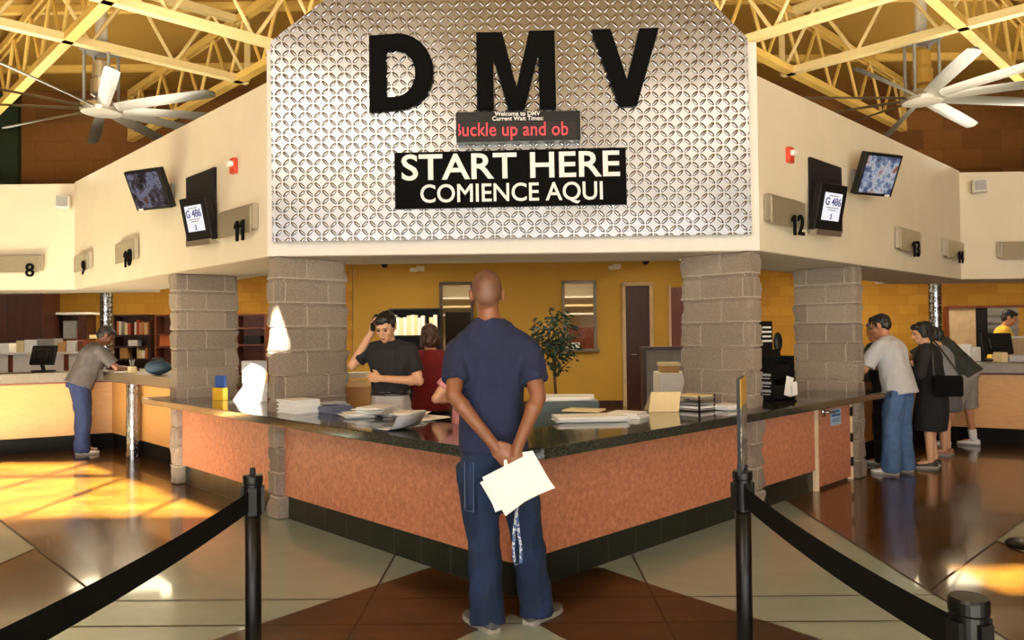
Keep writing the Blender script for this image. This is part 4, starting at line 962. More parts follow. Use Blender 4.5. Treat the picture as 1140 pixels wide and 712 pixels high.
monitor((aty(1108, 400, 10.75).x, 10.72, 1.046), PI*.85+.5, 12, 'black monitor seen from behind on the right maple counter', .44, .30)
for x0, x1, y0, Y, m_, l in ((1068, 1082, 383, 10.7, M['white'], 'white box on the right counter behind the bending man'), (1083, 1092, 386, 10.65, M['whiteplastic'], 'small white printer block left of the right hand monitor'), (1124, 1150, 395.5, 10.35, M['greypaper'], 'flat grey keyboard tray at the right edge of the counter'), (1115, 1122, 392, 10.3, M['manila'], 'small cream carton in front of the right hand monitor')):
    pbox('counter_box', l, 'box', x0, x1, y0, 402, Y, .18, m_, 1.046)

# ================================================================== PEOPLE
V = Vector
def cloth(name, c, rough=.85, var=.12, ns=14, weave=260, bump=.25):
    if name in _mc: return _mc[name]
    t = NT(name); v = t.coord('Object'); n1 = t.noise(ns, v, 5, .6)
    t.l(t.ramp(n1, [(.3, shade(c, 1-var)), (.7, shade(c, 1+var))]), t.b.inputs['Base Color']); t.set(rough)
    t.bump(t.math('ADD', t.math('MULTIPLY', t.noise(18, v, 4), 1.0), t.math('MULTIPLY', t.noise(weave, v, 2), .25)), bump, .012)
    _mc[name] = t.m; return t.m
def skin(name, c):
    t = NT(name); t.l(t.ramp(t.noise(7, None, 4), [(.3, shade(c, .93)), (.7, shade(c, 1.06))]), t.b.inputs['Base Color']); t.set(.5)
    t.b.inputs['Subsurface Weight'].default_value = .08; t.b.inputs['Subsurface Radius'].default_value = (.01, .004, .002); return t.m
SK = {'tan': skin('tan_skin', S(186, 128, 92)), 'light': skin('light_skin', S(214, 164, 128)), 'brown': skin('brown_skin', S(124, 78, 52))}
JEANS = cloth('blue_denim', S(14, 35, 68), .85, .45, 7, 300, .6); JEANS2 = cloth('faded_denim', S(66, 94, 134), .85, .25, 8, 300); JEANS3 = cloth('dark_denim', S(24, 36, 74), .85, .25, 8, 300)
HAIRB = plain('black_hair', S(22, 17, 15), .55, var=.4, ns=40, bump=.5, bs=160); HAIRG = plain('grey_hair', S(92, 86, 80), .6, var=.3, ns=40, bump=.5, bs=160); HAIRR = plain('brown_hair', S(64, 36, 22), .6, var=.3, ns=40, bump=.5, bs=160)
EYE = plain('dark_eye', S(30, 20, 16), .2); LIP = plain('lips', S(150, 84, 74), .5)
WSHOE = plain('white_leather', S(224, 224, 222), .5, var=.06); BSHOE = plain('black_leather', S(20, 18, 18), .4); GSHOE = plain('grey_suede', S(84, 84, 80), .75, var=.2, ns=40); SOLE = plain('pale_sole', S(150, 148, 138), .7)

def remesh(mb, vox, it=2, fold=0.0, fs=(9, 9, 4), seed=0):
    me = mb.mesh('tmp', [], False); o = bpy.data.objects.new('tmp', me); COL.objects.link(o)
    r = o.modifiers.new('r', 'REMESH'); r.mode = 'VOXEL'; r.voxel_size = vox; r.use_smooth_shade = True
    bpy.context.view_layer.update()
    out = bpy.data.meshes.new_from_object(o.evaluated_get(bpy.context.evaluated_depsgraph_get()))
    bpy.data.objects.remove(o); bpy.data.meshes.remove(me)
    bm = bmesh.new(); bm.from_mesh(out)
    for _ in range(it): bmesh.ops.smooth_vert(bm, verts=bm.verts, factor=.5, use_axis_x=True, use_axis_y=True, use_axis_z=True)
    if fold:
        bm.normal_update()
        for v in bm.verts:
            q = V((v.co.x*fs[0], v.co.y*fs[1], v.co.z*fs[2]+seed*7.3))
            v.co += v.normal*(fold*(noise.noise(q)+.6*noise.noise(q*2.1) + .8*(.3-abs(noise.noise(V((v.co.x*13, v.co.y*13, v.co.z*3.2+seed)))))*2))
    for f in bm.faces: f.smooth = True
    bm.to_mesh(out); bm.free(); return out
def mobj(name, me, mats, parent):
    me.name = name; me.materials.clear()
    for m_ in (mats if isinstance(mats, list) else [mats]): me.materials.append(m_)
    o = bpy.data.objects.new(name, me); COL.objects.link(o); o.parent = parent; WM[o] = Matrix.Identity(4); return o
def ring(c, r, f, a, b, n=24, p=2.3):
    out = []
    for i in range(n):
        t = 2*PI*i/n; cs, sn = math.cos(t), math.sin(t)
        out.append(c + r*(a*math.copysign(abs(cs)**(2/p), cs)) + f*(b*math.copysign(abs(sn)**(2/p), sn)))
    return out
def seglimb(mb, pts, rad, n=14):
    # densify so that the joint bends stay round
    P, R_ = [], []
    for i in range(len(pts)-1):
        for k in range(6):
            q = k/6; P.append(pts[i].lerp(pts[i+1], q)); R_.append(rad[i]+(rad[i+1]-rad[i])*q)
    P.append(pts[-1]); R_.append(rad[-1]); mb.tube(P, R_, n, True)
    for i in range(1, len(pts)-1): mb.ell(pts[i], (rad[i],)*3, None, 12, 8)
def hand(mb, wr, d, pn, th, curl=35, s=1.0, spread=.02):
    d = d.normalized(); pn = (pn - d*pn.dot(d)).normalized(); sd = d.cross(pn)
    if sd.dot(th) < 0: sd = -sd
    Mx = Matrix((sd, d, pn)).transposed()
    mb.ell(wr+d*.048*s, (.041*s, .056*s, .016*s), Mx, 14, 8); mb.tube([wr-d*.02, wr+d*.03*s], [.027*s, .024*s], 12, True)
    for i, (L, x) in enumerate(((.076, .030), (.084, .010), (.078, -.010), (.062, -.029))):
        p = wr + d*(.086-abs(x-.005)*.25)*s + sd*x*s; a = math.radians(curl*.45); pts = [p - d*.02*s]; dd = d
        for k, fr in enumerate((.45, .32, .23)):
            dd = d*math.cos(a)+pn*math.sin(a)+sd*(x*spread*30)*.3; dd.normalize(); pts.append(p); p = p + dd*L*fr*s; a += math.radians(curl)
        pts.append(p); mb.tube(pts, [.0095*s, .0092*s, .0085*s, .0078*s, .0068*s][:len(pts)], 10, True)
    b = wr+d*.022*s+sd*.03*s; mb.tube([b, b+d*.03*s+sd*.022*s+pn*.01*s, b+d*.058*s+sd*.026*s+pn*.024*s], [.014*s, .0115*s, .0085*s], 10, True)
def shoe(root, ank, yaw, mat, k=1.0, sole=SOLE, name='shoe'):
    R3 = RZ(yaw); o = V((ank.x, ank.y, 0)); prof = [(-.075, .015, .035, .05), (-.07, .03, .0, .075), (-.03, .036, 0, .088), (.02, .038, 0, .085), (.07, .045, 0, .065), (.12, .048, 0, .05), (.165, .04, 0, .042), (.19, .022, .004, .034), (.197, .008, .012, .024)]
    def rg(y, w_, zb, zt, a):
        out = []
        for i in range(14):
            t = 2*PI*i/14; cs, sn = math.cos(t), math.sin(t); zz = zb+.022+(zt-zb-.022)*max(0, sn)**.8 if sn >= 0 else zb+.022+(.016)*sn
            out.append(o+R3 @ V((w_*k*math.copysign(abs(cs)**.7, cs), y*k, zz*k)))
        return out
    mb = MB(); mb.loft([rg(*p, 0) for p in prof]); s_ = mb.build(name, mat, None, smooth=True, origin=Matrix.Identity(4)); s_.parent = root
    mb = MB(); mb.loft([[o+R3 @ V((w_*1.06*k*c_, y*1.02*k, z)) for c_, z in ((-1, .001), (1, .001), (1, .024*k), (-1, .024*k))] for y, w_, zb, zt in prof[1:-1]])
    q = mb.build('sole', sole, None, origin=Matrix.Identity(4)); q.parent = s_
def head(mb, c, R3, k=1.0):
    g = lambda x, y, z: c + R3 @ (V((x, y, z))*k)
    e = lambda p, r: mb.ell(g(*p), tuple(q*k for q in r), R3, 20, 14)
    e((0, -.012, .028), (.077, .097, .091)); e((0, .020, -.042), (.058, .069, .076)); e((0, .05, -.075), (.043, .045, .036)); e((0, .072, -.098), (.022, .02, .016))
    mb.tube([g(0, .088, .022), g(0, .104, -.008), g(0, .112, -.026)], [.008*k, .0105*k, .013*k], 10, True); e((.011, .1, -.03), (.009, .01, .008)); e((-.011, .1, -.03), (.009, .01, .008))
    e((.03, .078, .024), (.026, .014, .009)); e((-.03, .078, .024), (.026, .014, .009)); e((.045, .058, -.025), (.022, .024, .02)); e((-.045, .058, -.025), (.022, .024, .02))
    e((0, .087, -.058), (.021, .011, .007)); e((0, .085, -.070), (.019, .012, .008))
    for s_ in (-1, 1): e((s_*.080, -.008, -.004), (.010, .021, .033)); e((s_*.086, -.012, .008), (.006, .018, .022))
def hair(kind, c, R3, k, mat, root, seed=0):
    mb = MB(); e = lambda p, r: mb.ell(c + R3 @ (V(p)*k), tuple(q*k for q in r), R3, 20, 14)
    if kind == 'short':
        e((0, -.022, .046), (.083, .1, .084)); e((0, -.055, .0), (.074, .06, .075)); e((0, .04, .085), (.06, .05, .035))
        for s_ in (-1, 1): e((s_*.072, -.0, .03), (.014, .03, .045))
    elif kind == 'bob':
        e((0, -.02, .046), (.092, .106, .092)); e((0, -.06, -.02), (.09, .066, .10)); e((0, .055, .085), (.062, .04, .03))
        for s_ in (-1, 1): e((s_*.078, -.01, -.03), (.022, .05, .085))
    else:   # gathered back
        e((0, -.024, .046), (.086, .102, .088)); e((0, -.1, .02), (.05, .045, .055)); e((0, -.05, -.01), (.078, .06, .085)); e((0, .045, .085), (.06, .05, .036))
        for s_ in (-1, 1): e((s_*.080, -.005, .0), (.020, .045, .066))
    mobj('hair', remesh(mb, .006, 2, .006, (40, 40, 22), seed), mat, root)

def person(label, loc, rot, J, skin_m, shirt, bottom, shoes, hair_k=None, vox=.0075, cat='person', group=None, curl=35, bw=1.0, fold=.006, seed=0):
    Mw = Matrix.Translation(V(loc)) @ Matrix.Rotation(rot, 4, 'Z')
    J = {k: (V(v) if isinstance(v, (tuple, list)) and len(v) == 3 else v) for k, v in J.items()}
    pel, nk = J['pelvis'], J['neck']; rt = (J['shR']-J['shL']).normalized(); rp = (J['hipR']-J['hipL']).normalized()
    sp = nk-pel; L = sp.length; s_ = sp/L
    def tr(fr, a, b, off=0.0):
        r = rp.lerp(rt, min(1, max(0, fr))); r.normalize(); f = s_.cross(r)*1.0; f.normalize(); r = (r - s_*r.dot(s_)).normalized()
        # s x r points backwards for a right-handed frame: forward is r rotated
        fw = s_.cross(r); return ring(pel+s_*(L*fr)+fw*off, r, fw, a*bw, b*bw)
    shw = (J['shR']-J['shL']).length/2
    body = MB()
    body.loft([tr(-.12, .12, .08), tr(0, .150, .105), tr(.2, .145, .10), tr(.42, .14, .10), tr(.7, .16, .115), tr(.86, shw*.86, .10), tr(.95, shw*.55, .07), tr(1.0, .062, .055)])
    hc, hR, hk = J['head'], J['headR'], J.get('hk', 1.0)
    body.tube([nk-s_*.04, nk.lerp(hc, .45), hc+hR @ V((0, -.02, -.04))], [.062*bw**.5, .053, .056], 16, True)
    for sd in 'LR': body.tube([nk-s_*.045, nk.lerp(J['sh'+sd], .5)-s_*.022, J['sh'+sd]-s_*.012], [.048, .050, .050], 14, True)
    head(body, hc, hR, hk)
    for sd in 'LR':
        body.ell(J['sh'+sd]-s_*.012, (.058, .058, .058)); seglimb(body, [J['sh'+sd], J['el'+sd], J['wr'+sd]], [.050, .041, .027])
        el, wr = J['el'+sd], J['wr'+sd]; body.ell(el.lerp(wr, .22), (.043, .043, .043))
        d = J.get('hd'+sd, wr-el); hand(body, wr, d, J.get('hn'+sd, V((0, 0, -1))), J.get('ht'+sd, V((1 if sd == 'L' else -1, 0, 0))), J.get('curl'+sd, curl))
        seglimb(body, [J['hip'+sd], J['kn'+sd], J['an'+sd]], [.080*bw, .052, .036]); body.ell(J['kn'+sd].lerp(J['an'+sd], .25)+V((0, -.01, 0)), (.05, .05, .09))
        an = J['an'+sd]; yw = J.get('fy'+sd, 0); body.ell(V((an.x, an.y, .045))+RZ(yw) @ V((0, .05, 0)), (.034, .095, .032), RZ(yw))
    me = remesh(body, vox, 2); me.name = 'person'; me.materials.append(skin_m)
    o = bpy.data.objects.new('person', me); COL.objects.link(o); o.matrix_world = Mw; WM[o] = Mw; tag(o, label, cat, group)
    # face
    for x in (-.031, .031):
        mb = MB(); mb.ell(hc+hR @ (V((x, .084, .003))*hk), (.0125*hk, .009*hk, .0075*hk), hR, 10, 8); e = mb.build('eye', EYE, None, smooth=True, origin=Matrix.Identity(4)); e.parent = o
    mb = MB(); mb.ell(hc+hR @ (V((0, .0945, -.064))*hk), (.021*hk, .006*hk, .007*hk), hR, 12, 8); e = mb.build('mouth', LIP, None, smooth=True, origin=Matrix.Identity(4)); e.parent = o
    if hair_k and hair_k[0] == 'shaved':
        mb = MB(); mb.ell(hc+hR @ (V((0, -.016, .034))*hk), tuple(q*hk for q in (.0775, .0985, .0915)), hR, 24, 16); mb.ell(hc+hR @ (V((0, -.05, .0))*hk), tuple(q*hk for q in (.068, .058, .07)), hR, 24, 16)
        mobj('shaved_hair', remesh(mb, .006, 2), hair_k[1], o)
    elif hair_k:
        hair(hair_k[0], hc, hR, hk, hair_k[1], o, seed)
        mb = MB()
        for x in (-.031, .031): mb.ell(hc+hR @ (V((x, .092, .025))*hk), (.02*hk, .005*hk, .0035*hk), hR, 10, 6)
        e = mb.build('eyebrows', hair_k[1], None, smooth=True, origin=Matrix.Identity(4)); e.parent = o
    # shirt: (material, sleeve fraction 0..2, hem fraction below pelvis, looseness)
    sm, sl, hem, lo = shirt
    mb = MB()
    mb.loft(([tr(hem, .146, .106), tr(hem+.05, .147, .108)] if hem > .05 else [tr(hem, .160+lo*1.0, .125+lo), tr(hem*.5+.06, .158+lo, .120+lo)]) + [tr(.26, .150+lo, .112+lo), tr(.42, .150+lo*.9, .112+lo*.8), tr(.7, .168+lo*.8, .128+lo*.5), tr(.87, shw*.93+lo*.3, .108+lo*.3), tr(.955, shw*.62, .078), tr(1.0, .074, .066)])
    for sd in 'LR':
        a, b, c = J['sh'+sd], J['el'+sd], J['wr'+sd]; mb.ell(a-s_*.012, (.064, .066, .062)); mb.tube([nk-s_*.05, nk.lerp(a, .5)-s_*.030, a-s_*.014], [.063, .069, .065], 16, True)
        mb.tube([a-s_*.02, pel+s_*(L*.72)+(a-pel-s_*((a-pel).dot(s_)))*.62], [.066, .10], 16, True)
        if sl <= 1: P = [a, a.lerp(b, sl*.5), a.lerp(b, sl)]; mb.tube(P, [.062, .060+lo*.5, .059+lo*.7], 18)
        else: P = [a, b, b.lerp(c, sl-1)]; seglimb(mb, P, [.064, .054+lo*.3, .042+lo*.2], 16)
    mobj('shirt', remesh(mb, .009, 3, fold, (10, 10, 5), seed), sm, o)
    # trousers, shorts or skirt: (material, kind, looseness)
    bm_, kind, lo2 = bottom
    mb = MB()
    if kind == 'skirt':
        kz = lo2; kc = (J['knL']+J['knR'])/2
        mb.loft([tr(.25, .155, .115), tr(.05, .175, .135), ring(pel-V((0, 0, .12)), rp, V((-rp.y, rp.x, 0)), .195*bw, .155*bw), ring(pel.lerp(V((kc.x, kc.y, pel.z)), .5)*1.0-V((0, 0, .3)), rp, V((-rp.y, rp.x, 0)), .2*bw, .165*bw), ring(V((kc.x, kc.y, kz)), rp, V((-rp.y, rp.x, 0)), .205*bw, .165*bw)])
        mobj('skirt', remesh(mb, .012, 2, .006, (14, 14, 2), seed+3), bm_, o)
    else:
        mb.loft(([tr(.24, .157, .118)] if shirt[2] > .05 else [tr(.13, .145, .108)]) + [tr(.1, .160, .124) if shirt[2] > .05 else tr(.09, .150, .114), tr(0, .165+lo2*.3, .132), tr(-.1, .162+lo2*.3, .128), tr(-.2, .14, .11)])
        for sd in 'LR':
            h, k_, a = J['hip'+sd], J['kn'+sd], J['an'+sd]
            if kind == 'shorts': mb.tube([h, h.lerp(k_, .5), h.lerp(k_, 1.0), k_.lerp(a, .08)], [.098+lo2, .098+lo2, .096+lo2, .098+lo2], 18, False)
            else: mb.tube([h, h.lerp(k_, .5), k_, k_.lerp(a, .5), k_.lerp(a, .93), a-V((0, 0, .055))], [.095*bw+lo2*.6, .085+lo2, .070+lo2, .068+lo2, .072+lo2, .074+lo2], 20, False)
        tro = mobj('shorts' if kind == 'shorts' else 'trousers', remesh(mb, .0095, 3, .0085, (9, 9, 8), seed+5), bm_, o)
        if shirt[2] > .05:
         mb = MB(); rg = [tr(.175, .167+lo2*.3, .131), tr(.225, .165+lo2*.3, .129), tr(.226, .150, .115), tr(.174, .150, .115)]
         mb.loft(rg, False); n_ = len(rg[0]); mb.add([p for p in rg[3]]+[p for p in rg[0]], [(i, (i+1) % n_, n_+(i+1) % n_, n_+i) for i in range(n_)])
         be = mb.build('belt', BSHOE, None, smooth=True, origin=Matrix.Identity(4)); be.parent = o
        if kind == 'shorts':
            for sd in 'LR':
                a = J['an'+sd]; k_ = J['kn'+sd]; mb = MB(); mb.tube([a-V((0, 0, .03)), a.lerp(k_, .28)], [.043, .05], 16); q = mb.build('sock', WSHOE, None, smooth=True, origin=Matrix.Identity(4)); q.parent = o
    if shoes is not None:
        for sd in 'LR': shoe(o, J['an'+sd], J.get('fy'+sd, 0), shoes, J.get('shk', 1.0))
    return o
def HR(pitch=0, yaw=0, roll=0):     # pitch > 0 looks down, yaw > 0 turns to the person's left
    return RZ(math.radians(yaw)) @ Matrix.Rotation(math.radians(-pitch), 3, 'X') @ Matrix.Rotation(math.radians(roll), 3, 'Y')
def pose(H, lean=0, hp=10, hy=0, sw=.178, hipw=.088, elL=None, wrL=None, elR=None, wrR=None, feet=((-.1, 0), (.1, 0)), fy=(12, -12), hips=(0, 0), bend=0, **kw):
    le = math.radians(lean); s_ = V((0, math.sin(le), math.cos(le))); pel = V((hips[0], hips[1]-.12*math.sin(le), .525*H)); nk = pel+s_*.31*H; k = H/1.76
    sc_ = pel+s_*.272*H; R3 = HR(hp, hy); hc = nk+s_*.03*k+R3 @ V((0, .02, .105))*k
    J = dict(pelvis=pel, neck=nk, shL=sc_+V((-sw, 0, 0)), shR=sc_+V((sw, 0, 0)), head=hc, headR=R3, hk=k)
    for sd, sg_, i in (('L', -1, 0), ('R', 1, 1)):
        f = feet[i]; J['hip'+sd] = pel+V((sg_*hipw, 0, -.02*H)); an = V((f[0], f[1], .085)); J['an'+sd] = an
        m_ = (J['hip'+sd]+an)/2; J['kn'+sd] = V((m_.x, m_.y+.03+bend, .285*H)); J['fy'+sd] = math.radians(fy[i])
    J['elL'] = V(elL) if elL else J['shL']+V((-.06, -.02, -.16*H)); J['wrL'] = V(wrL) if wrL else J['elL']+V((.02, .06, -.14*H))
    J['elR'] = V(elR) if elR else J['shR']+V((.06, -.02, -.16*H)); J['wrR'] = V(wrR) if wrR else J['elR']+V((-.02, .06, -.14*H))
    J.update(kw); return J

# --- the man in front, seen from behind
X0, Y0 = -.135, 3.86
def lp(px, py, Y): p = aty(px, py, Y); return V((p.x-X0, p.y-Y0, p.z))
anL = V((aty(542, 676, 3.89).x-X0, 3.89-Y0, .09)); anR = V((aty(597, 670, 3.99).x-X0, 3.99-Y0, .09))
Jm = dict(pelvis=lp(549, 500, 3.87), neck=lp(545, 354, 3.83), shL=lp(510, 389, 3.82), shR=lp(588, 387, 3.82),
          head=lp(542, 328.5, 3.85), headR=HR(6, 4, -1), hk=1.0,
          hipL=lp(530, 515, 3.88), hipR=lp(571, 514, 3.88), knL=lp(539, 600, 3.91), knR=lp(587, 598, 3.96), anL=anL, anR=anR, fyL=math.radians(32), fyR=math.radians(-36),
          elL=lp(505, 440, 3.68), wrL=lp(549, 494, 3.61), elR=lp(599, 442, 3.70), wrR=lp(576, 498, 3.60),
          hdL=V((.075, -.01, -.09)), hnL=V((0, 1, .1)), htL=V((0, -.3, 1)), hdR=V((-.028, -.008, -.11)), hnR=V((.25, 1, 0)), htR=V((-1, .0, 0)), curlL=38, curlR=28, shk=1.08)
man = person('man in blue T-shirt and jeans at the counter corner, hands clasped behind his back', (X0, Y0, 0), 0, Jm, SK['brown'],
             (cloth('navy_tshirt', S(22, 29, 60), .9, .25, 6, 320, .6), .70, .0, .016), (JEANS, 'trousers', .016), GSHOE, ('shaved', plain('shaved_scalp', S(98, 64, 46), .6, var=.1, ns=60)), .0058, seed=1, fold=.008)
lpm = lambda px, py, Y: lp(px, py, Y)
# carpenter pocket on the left thigh
mb = MB(); kz = [(513, 512), (529, 512), (530, 560), (527, 568), (515, 570)]
pk = []
for i in range(6):
    z_ = lp(520, 515+i*11, 3.74).z; pk.append([V((lp(514-.2*i, 515, 3.8).x+.0, .005, z_)) , V((lp(517, 515, 3.75).x, -.075, z_)), V((lp(527, 515, 3.74).x, -.108, z_)), V((lp(527, 515, 3.74).x, -.095, z_)), V((lp(517, 515, 3.75).x, -.06, z_)), V((lp(515, 515, 3.8).x, .01, z_))])
mb.loft(pk); q = mb.build('thigh_pocket', JEANS, None, smooth=True, origin=Matrix.Identity(4)); q.parent = man
STI = plain('pale_stitching', S(86, 106, 138), .8); of = V((0, -.003, 0))
mb = MB(); mb.tube([p[2]+of for p in pk[:-1]]+[pk[-1][2]+of, pk[-1][1]+of]+[p[1]+of+V((-.002, 0, 0)) for p in pk[-2::-1]], .0016, 6); q2 = mb.build('stitching', STI, None, origin=Matrix.Identity(4)); q2.parent = q
# papers in his hand
c = [aty(*p) for p in ((537, 531, 3.585), (590, 504, 3.575), (608, 540, 3.56), (563, 574, 3.57))]; n3 = (c[1]-c[0]).cross(c[3]-c[0]).normalized()
if n3.y > 0: n3 = -n3
th = thing('held_papers', 'white sheets of paper held behind the back of the man in the blue T-shirt', 'paper', (c[0]+c[2])/2)
def sheet(pts, off, nm='sheet'):
    pts = [p+n3*off for p in pts]; mid = sum(pts, V())/4
    rows = []
    for i in range(7):
        u = i/6; r_ = []
        for j in range(7):
            v_ = j/6; p = pts[0].lerp(pts[1], u).lerp(pts[3].lerp(pts[2], u), v_); r_.append(p + n3*(.006*math.sin(u*4+off*300)*math.sin(v_*3)))
        rows.append(r_)
    mb = MB(); vs = [p for r_ in rows for p in r_]; vs2 = [p-n3*.0008 for p in vs]; fs = []
    for i in range(6):
        for j in range(6): a = i*7+j; fs.append((a, a+1, a+8, a+7)); fs.append((49+a, 49+a+7, 49+a+8, 49+a+1))
    bd_ = [i for i in range(7)]+[7*i+6 for i in range(1, 7)]+[42+j for j in range(5, -1, -1)]+[7*i for i in range(5, 0, -1)]
    for k in range(len(bd_)): a, b = bd_[k], bd_[(k+1) % len(bd_)]; fs.append((a, b, 49+b, 49+a))
    mb.add(vs+vs2, fs); return mb.build(nm, M['white'], th, smooth=False)
sheet(c, .004); cc = sum(c, V())/4
sheet([cc+(p-cc)*1.0+V((.012, 0, -.012)) for p in (c[0]+V((-.012, 0, .012)), c[1]+V((.03, 0, -.05)), c[2]+V((.03, 0, .0)), c[3]+V((-.06, 0, .03)))], -.001)
sheet([p+V((-.012, 0, -.006)) for p in (c[0]+V((0, 0, -.02)), c[1], c[2], c[3]+V((-.05, 0, .06)))], -.006)
sheet([p+V((.0, 0, .0)) for p in (c[0]+V((.1, 0, .1)), c[1]+V((.012, 0, .01)), c[2]+V((.035, 0, -.01)), c[3]+V((.0, 0, .02)))], -.010)
# lanyard
th = thing('lanyard', 'blue and white key lanyard hanging from the pocket of the man in the blue T-shirt', 'lanyard', aty(575, 632, 3.70))
pts = [aty(x, y, Y) for x, y, Y in ((577, 545, 3.70), (575, 570, 3.70), (572, 595, 3.71), (571.5, 615, 3.715), (574, 629, 3.71), (580, 626, 3.71), (580, 610, 3.715), (577, 590, 3.71), (575, 570, 3.69))]
t = NT('lanyard_webbing'); t.l(t.ramp(t.noise(60, t.coord('Object', (1, 1, 1)), 1), [(.45, S(70, 96, 150)), (.55, S(206, 212, 220))]), t.b.inputs['Base Color']); t.set(.8)
mb = MB(); mb.tube(pts, .0075, 8, True, .4); mb.build('strap', t.m, th, smooth=True); MB().tube([aty(577, 545, 3.70), aty(577, 536, 3.70)], .006, 8, True).build('clip', M['chrome'], th)

# --- clerk on the phone
J = pose(1.74, 3, 26, 4, elR=(.30, .10, 1.25), wrR=(.125, .085, 1.53), elL=(-.27, .02, 1.12), wrL=(-.03, .23, 1.15), hdR=V((-.2, .1, 1)), hnR=V((-1, 0, 0)), htR=V((0, -1, .3)), hdL=V((1, .1, .12)), hnL=V((0, -1, 0)), htL=V((0, 0, 1)), curlL=60, curlR=50)
person('clerk in black polo shirt holding a phone to the ear behind the counter', (-1.08, 6.32, 0), math.radians(162), J, SK['light'], (cloth('black_polo', S(24, 24, 28), .85, .2), .72, .10, .012), (cloth('grey_trousers', S(176, 172, 168), .85, .08), 'trousers', .012), BSHOE, ('short', HAIRB), .006, seed=2)
Rm = Matrix.Translation((-1.08, 6.32, 0)) @ Matrix.Rotation(math.radians(162), 4, 'Z')
p = Rm @ V((.098, .105, 1.60)); th = thing('phone_handset', 'dark phone handset held to the ear of the clerk in the black polo', 'phone', p)
mb = MB(); a = Rm @ V((.095, .065, 1.655)); b = Rm @ V((.088, .135, 1.55)); mb.tube([a, a.lerp(b, .5)+(Rm.to_3x3() @ V((.02, .01, 0))), b], [.02, .013, .02], 12, True); mb.build('handset', M['black'], th, smooth=True)
# --- woman in red
J = pose(1.62, 4, 12, 10, sw=.16, elL=(-.25, .03, 1.03), wrL=(-.12, .24, 1.02), elR=(.25, .03, 1.03), wrR=(.1, .25, 1.04))
person('person with short brown hair in a dark red sweater, back turned, inside the counter', (-.83, 7.05, 0), math.radians(8), J, SK['tan'], (cloth('dark_red_sweater', S(120, 22, 26), .9, .16), 1.9, -.12, .02), (cloth('black_trousers', S(22, 20, 24), .9), 'trousers', .01), BSHOE, ('bob', HAIRR), .009, seed=3)
# --- person in pink, almost hidden
J = pose(1.50, 6, 16, 10, sw=.155, elL=(-.30, -.02, .99), wrL=(-.12, .20, .97), elR=(.24, .02, 1.0), wrR=(.1, .24, .98))
person('person in pink with a bare elbow, almost hidden behind the man in the blue T-shirt', (-.37, 6.0, 0), math.radians(-10), J, SK['light'], (cloth('pink_blouse', S(204, 136, 138), .9, .25, 30), .6, -.05, .016), (cloth('pink_skirt', S(196, 120, 124), .9, .35, 40), 'skirt', .5), BSHOE, ('short', HAIRB), .009, seed=4)
# --- man leaning at the left counter
J = pose(1.76, 24, 34, 0, elL=(-.26, .36, 1.10), wrL=(-.08, .55, 1.085), elR=(.26, .34, 1.10), wrR=(.08, .56, 1.085), feet=((-.13, .0), (.13, -.04)))
person('man in dark grey T-shirt and jeans leaning over the left maple counter', (-5.70, 9.86, 0), math.radians(-50), J, SK['brown'], (cloth('charcoal_tshirt', S(84, 78, 78), .9, .2), .8, -.08, .03), (JEANS3, 'trousers', .02), WSHOE, ('short', HAIRB), .009, bw=1.12, seed=5)
# --- group on the right
J = pose(1.72, 13, 22, 6, elL=(-.26, .22, 1.08), wrL=(-.08, .42, 1.08), elR=(.28, .18, 1.10), wrR=(.1, .42, 1.085), feet=((-.12, .02), (.14, -.02)))
person('man in light grey T-shirt, faded jeans and white sneakers beside the right pillar', (3.93, 7.98, 0), math.radians(42), J, SK['tan'], (cloth('light_grey_tshirt', S(186, 186, 188), .9, .06), .85, -.16, .035), (JEANS2, 'trousers', .022), WSHOE, ('short', HAIRB), .0085, seed=6)
J = pose(1.64, 10, 10, -10, elL=(-.26, .2, 1.04), wrL=(-.1, .40, 1.085), elR=(.26, .2, 1.04), wrR=(.1, .40, 1.085))
person('grey haired person in dark clothes, mostly hidden behind the man in light grey', (4.08, 8.54, 0), math.radians(40), J, SK['tan'], (cloth('black_jacket', S(30, 28, 30), .9, .2), 1.85, -.14, .02), (cloth('black_trousers', S(22, 20, 24), .9), 'trousers', .012), WSHOE, ('short', HAIRG), .009, seed=7)
J = pose(1.61, 6, 14, 16, sw=.162, elL=(-.26, .12, 1.02), wrL=(-.06, .24, 1.07), elR=(.23, .03, 1.02), wrR=(.06, .22, 1.0), shk=.9, feet=((-.09, .02), (.09, -.03)))
person('woman in black top and knee length black skirt at the right counter', (4.48, 8.35, 0), math.radians(66), J, SK['light'], (cloth('black_cardigan', S(26, 24, 26), .9, .25), 1.8, -.12, .025), (cloth('black_skirt', S(18, 17, 20), .9, .2), 'skirt', .40), BSHOE, ('gathered', HAIRB), .0085, bw=1.04, seed=8)
Rm = Matrix.Translation((4.48, 8.35, 0)) @ Matrix.Rotation(math.radians(66), 4, 'Z'); g = lambda *q: Rm @ V(q)
th = thing('handbag', 'black shoulder bag hanging at the side of the woman in black', 'bag', g(-.27, -.09, .78))
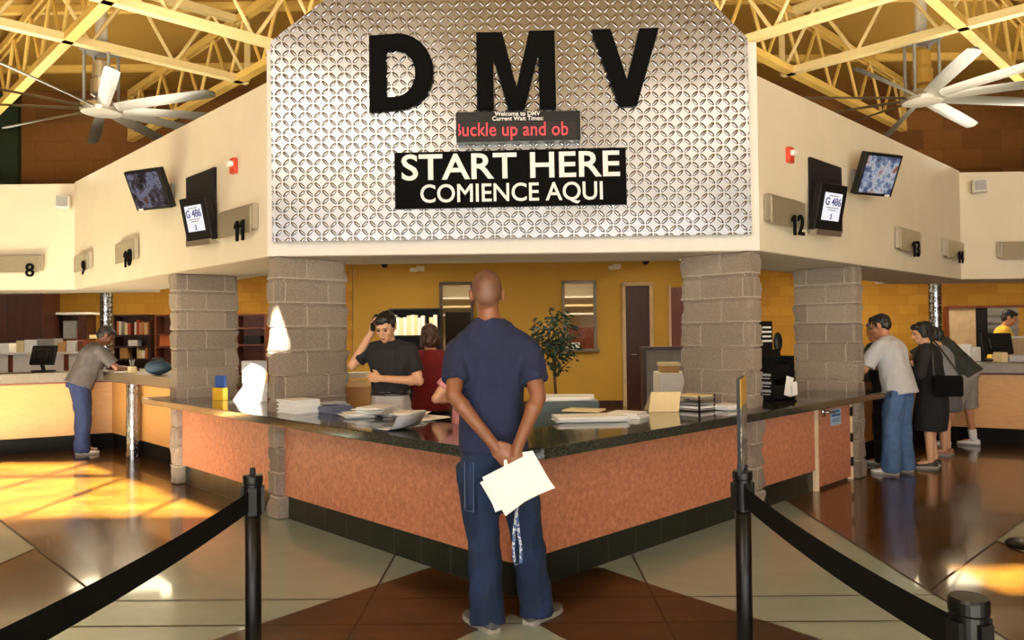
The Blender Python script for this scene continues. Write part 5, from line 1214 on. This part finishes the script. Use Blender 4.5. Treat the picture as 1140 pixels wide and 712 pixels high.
R3 = RZ(math.radians(66)); MB().box(g(-.27, -.14, .90), (.12, .28, .22), R3).build('body', M['belt'], th, bevel=.03, seg=3)
MB().box(g(-.335, -.14, .95), (.012, .26, .12), R3).build('flap', M['belt'], th, bevel=.005)
MB().tube([g(-.27, -.02, 1.0), g(-.25, -.01, 1.2), g(-.215, .0, 1.36), g(-.17, -.02, 1.385), g(-.215, -.08, 1.3), g(-.27, -.26, 1.0)], .013, 8, True, .4).build('strap', BSHOE, th, smooth=True)
J = pose(1.56, 10, 18, 0, sw=.16, elL=(-.25, .14, 1.04), wrL=(-.1, .32, 1.085), elR=(.25, .14, 1.04), wrR=(.1, .32, 1.085), shk=.88, feet=((-.08, .0), (.08, .0)))
person('bare legged person in grey between the woman in black and the bending man', (5.06, 9.12, 0), math.radians(48), J, SK['light'], (cloth('grey_top', S(134, 134, 138), .9, .1), .8, -.1, .02), (cloth('grey_skirt', S(96, 94, 98), .9, .15), 'skirt', .52), plain('tan_sandal', S(170, 120, 90), .6), ('gathered', HAIRB), .009, seed=9)
J = pose(1.80, 40, 40, 0, elL=(-.28, .52, 1.12), wrL=(-.1, .66, 1.085), elR=(.30, .45, 1.12), wrR=(.1, .66, 1.085), feet=((-.16, .16), (.16, -.12)))
person('man in dark green shirt, grey shorts and white socks bending over the right counter', (5.63, 9.80, 0), math.radians(52), J, SK['tan'], (cloth('dark_green_shirt', S(48, 52, 44), .9, .15), .85, -.14, .035), (cloth('grey_shorts', S(136, 130, 122), .9, .1), 'shorts', .022), WSHOE, ('short', HAIRB), .009, bw=1.06, seed=10)
# --- clerk in yellow at far right
J = pose(1.86, 12, 22, 0, elL=(-.26, .22, 1.08), wrL=(-.1, .42, 1.06), elR=(.26, .22, 1.08), wrR=(.1, .42, 1.06))
person('clerk in yellow shirt bent over a desk at the far right behind the partition', (7.98, 12.75, 0), math.radians(-112), J, SK['tan'], (cloth('yellow_shirt', S(226, 176, 58), .85, .06), .75, .0, .02), (cloth('black_trousers', S(22, 20, 24), .9), 'trousers', .012), BSHOE, ('short', HAIRB), .009, seed=11)
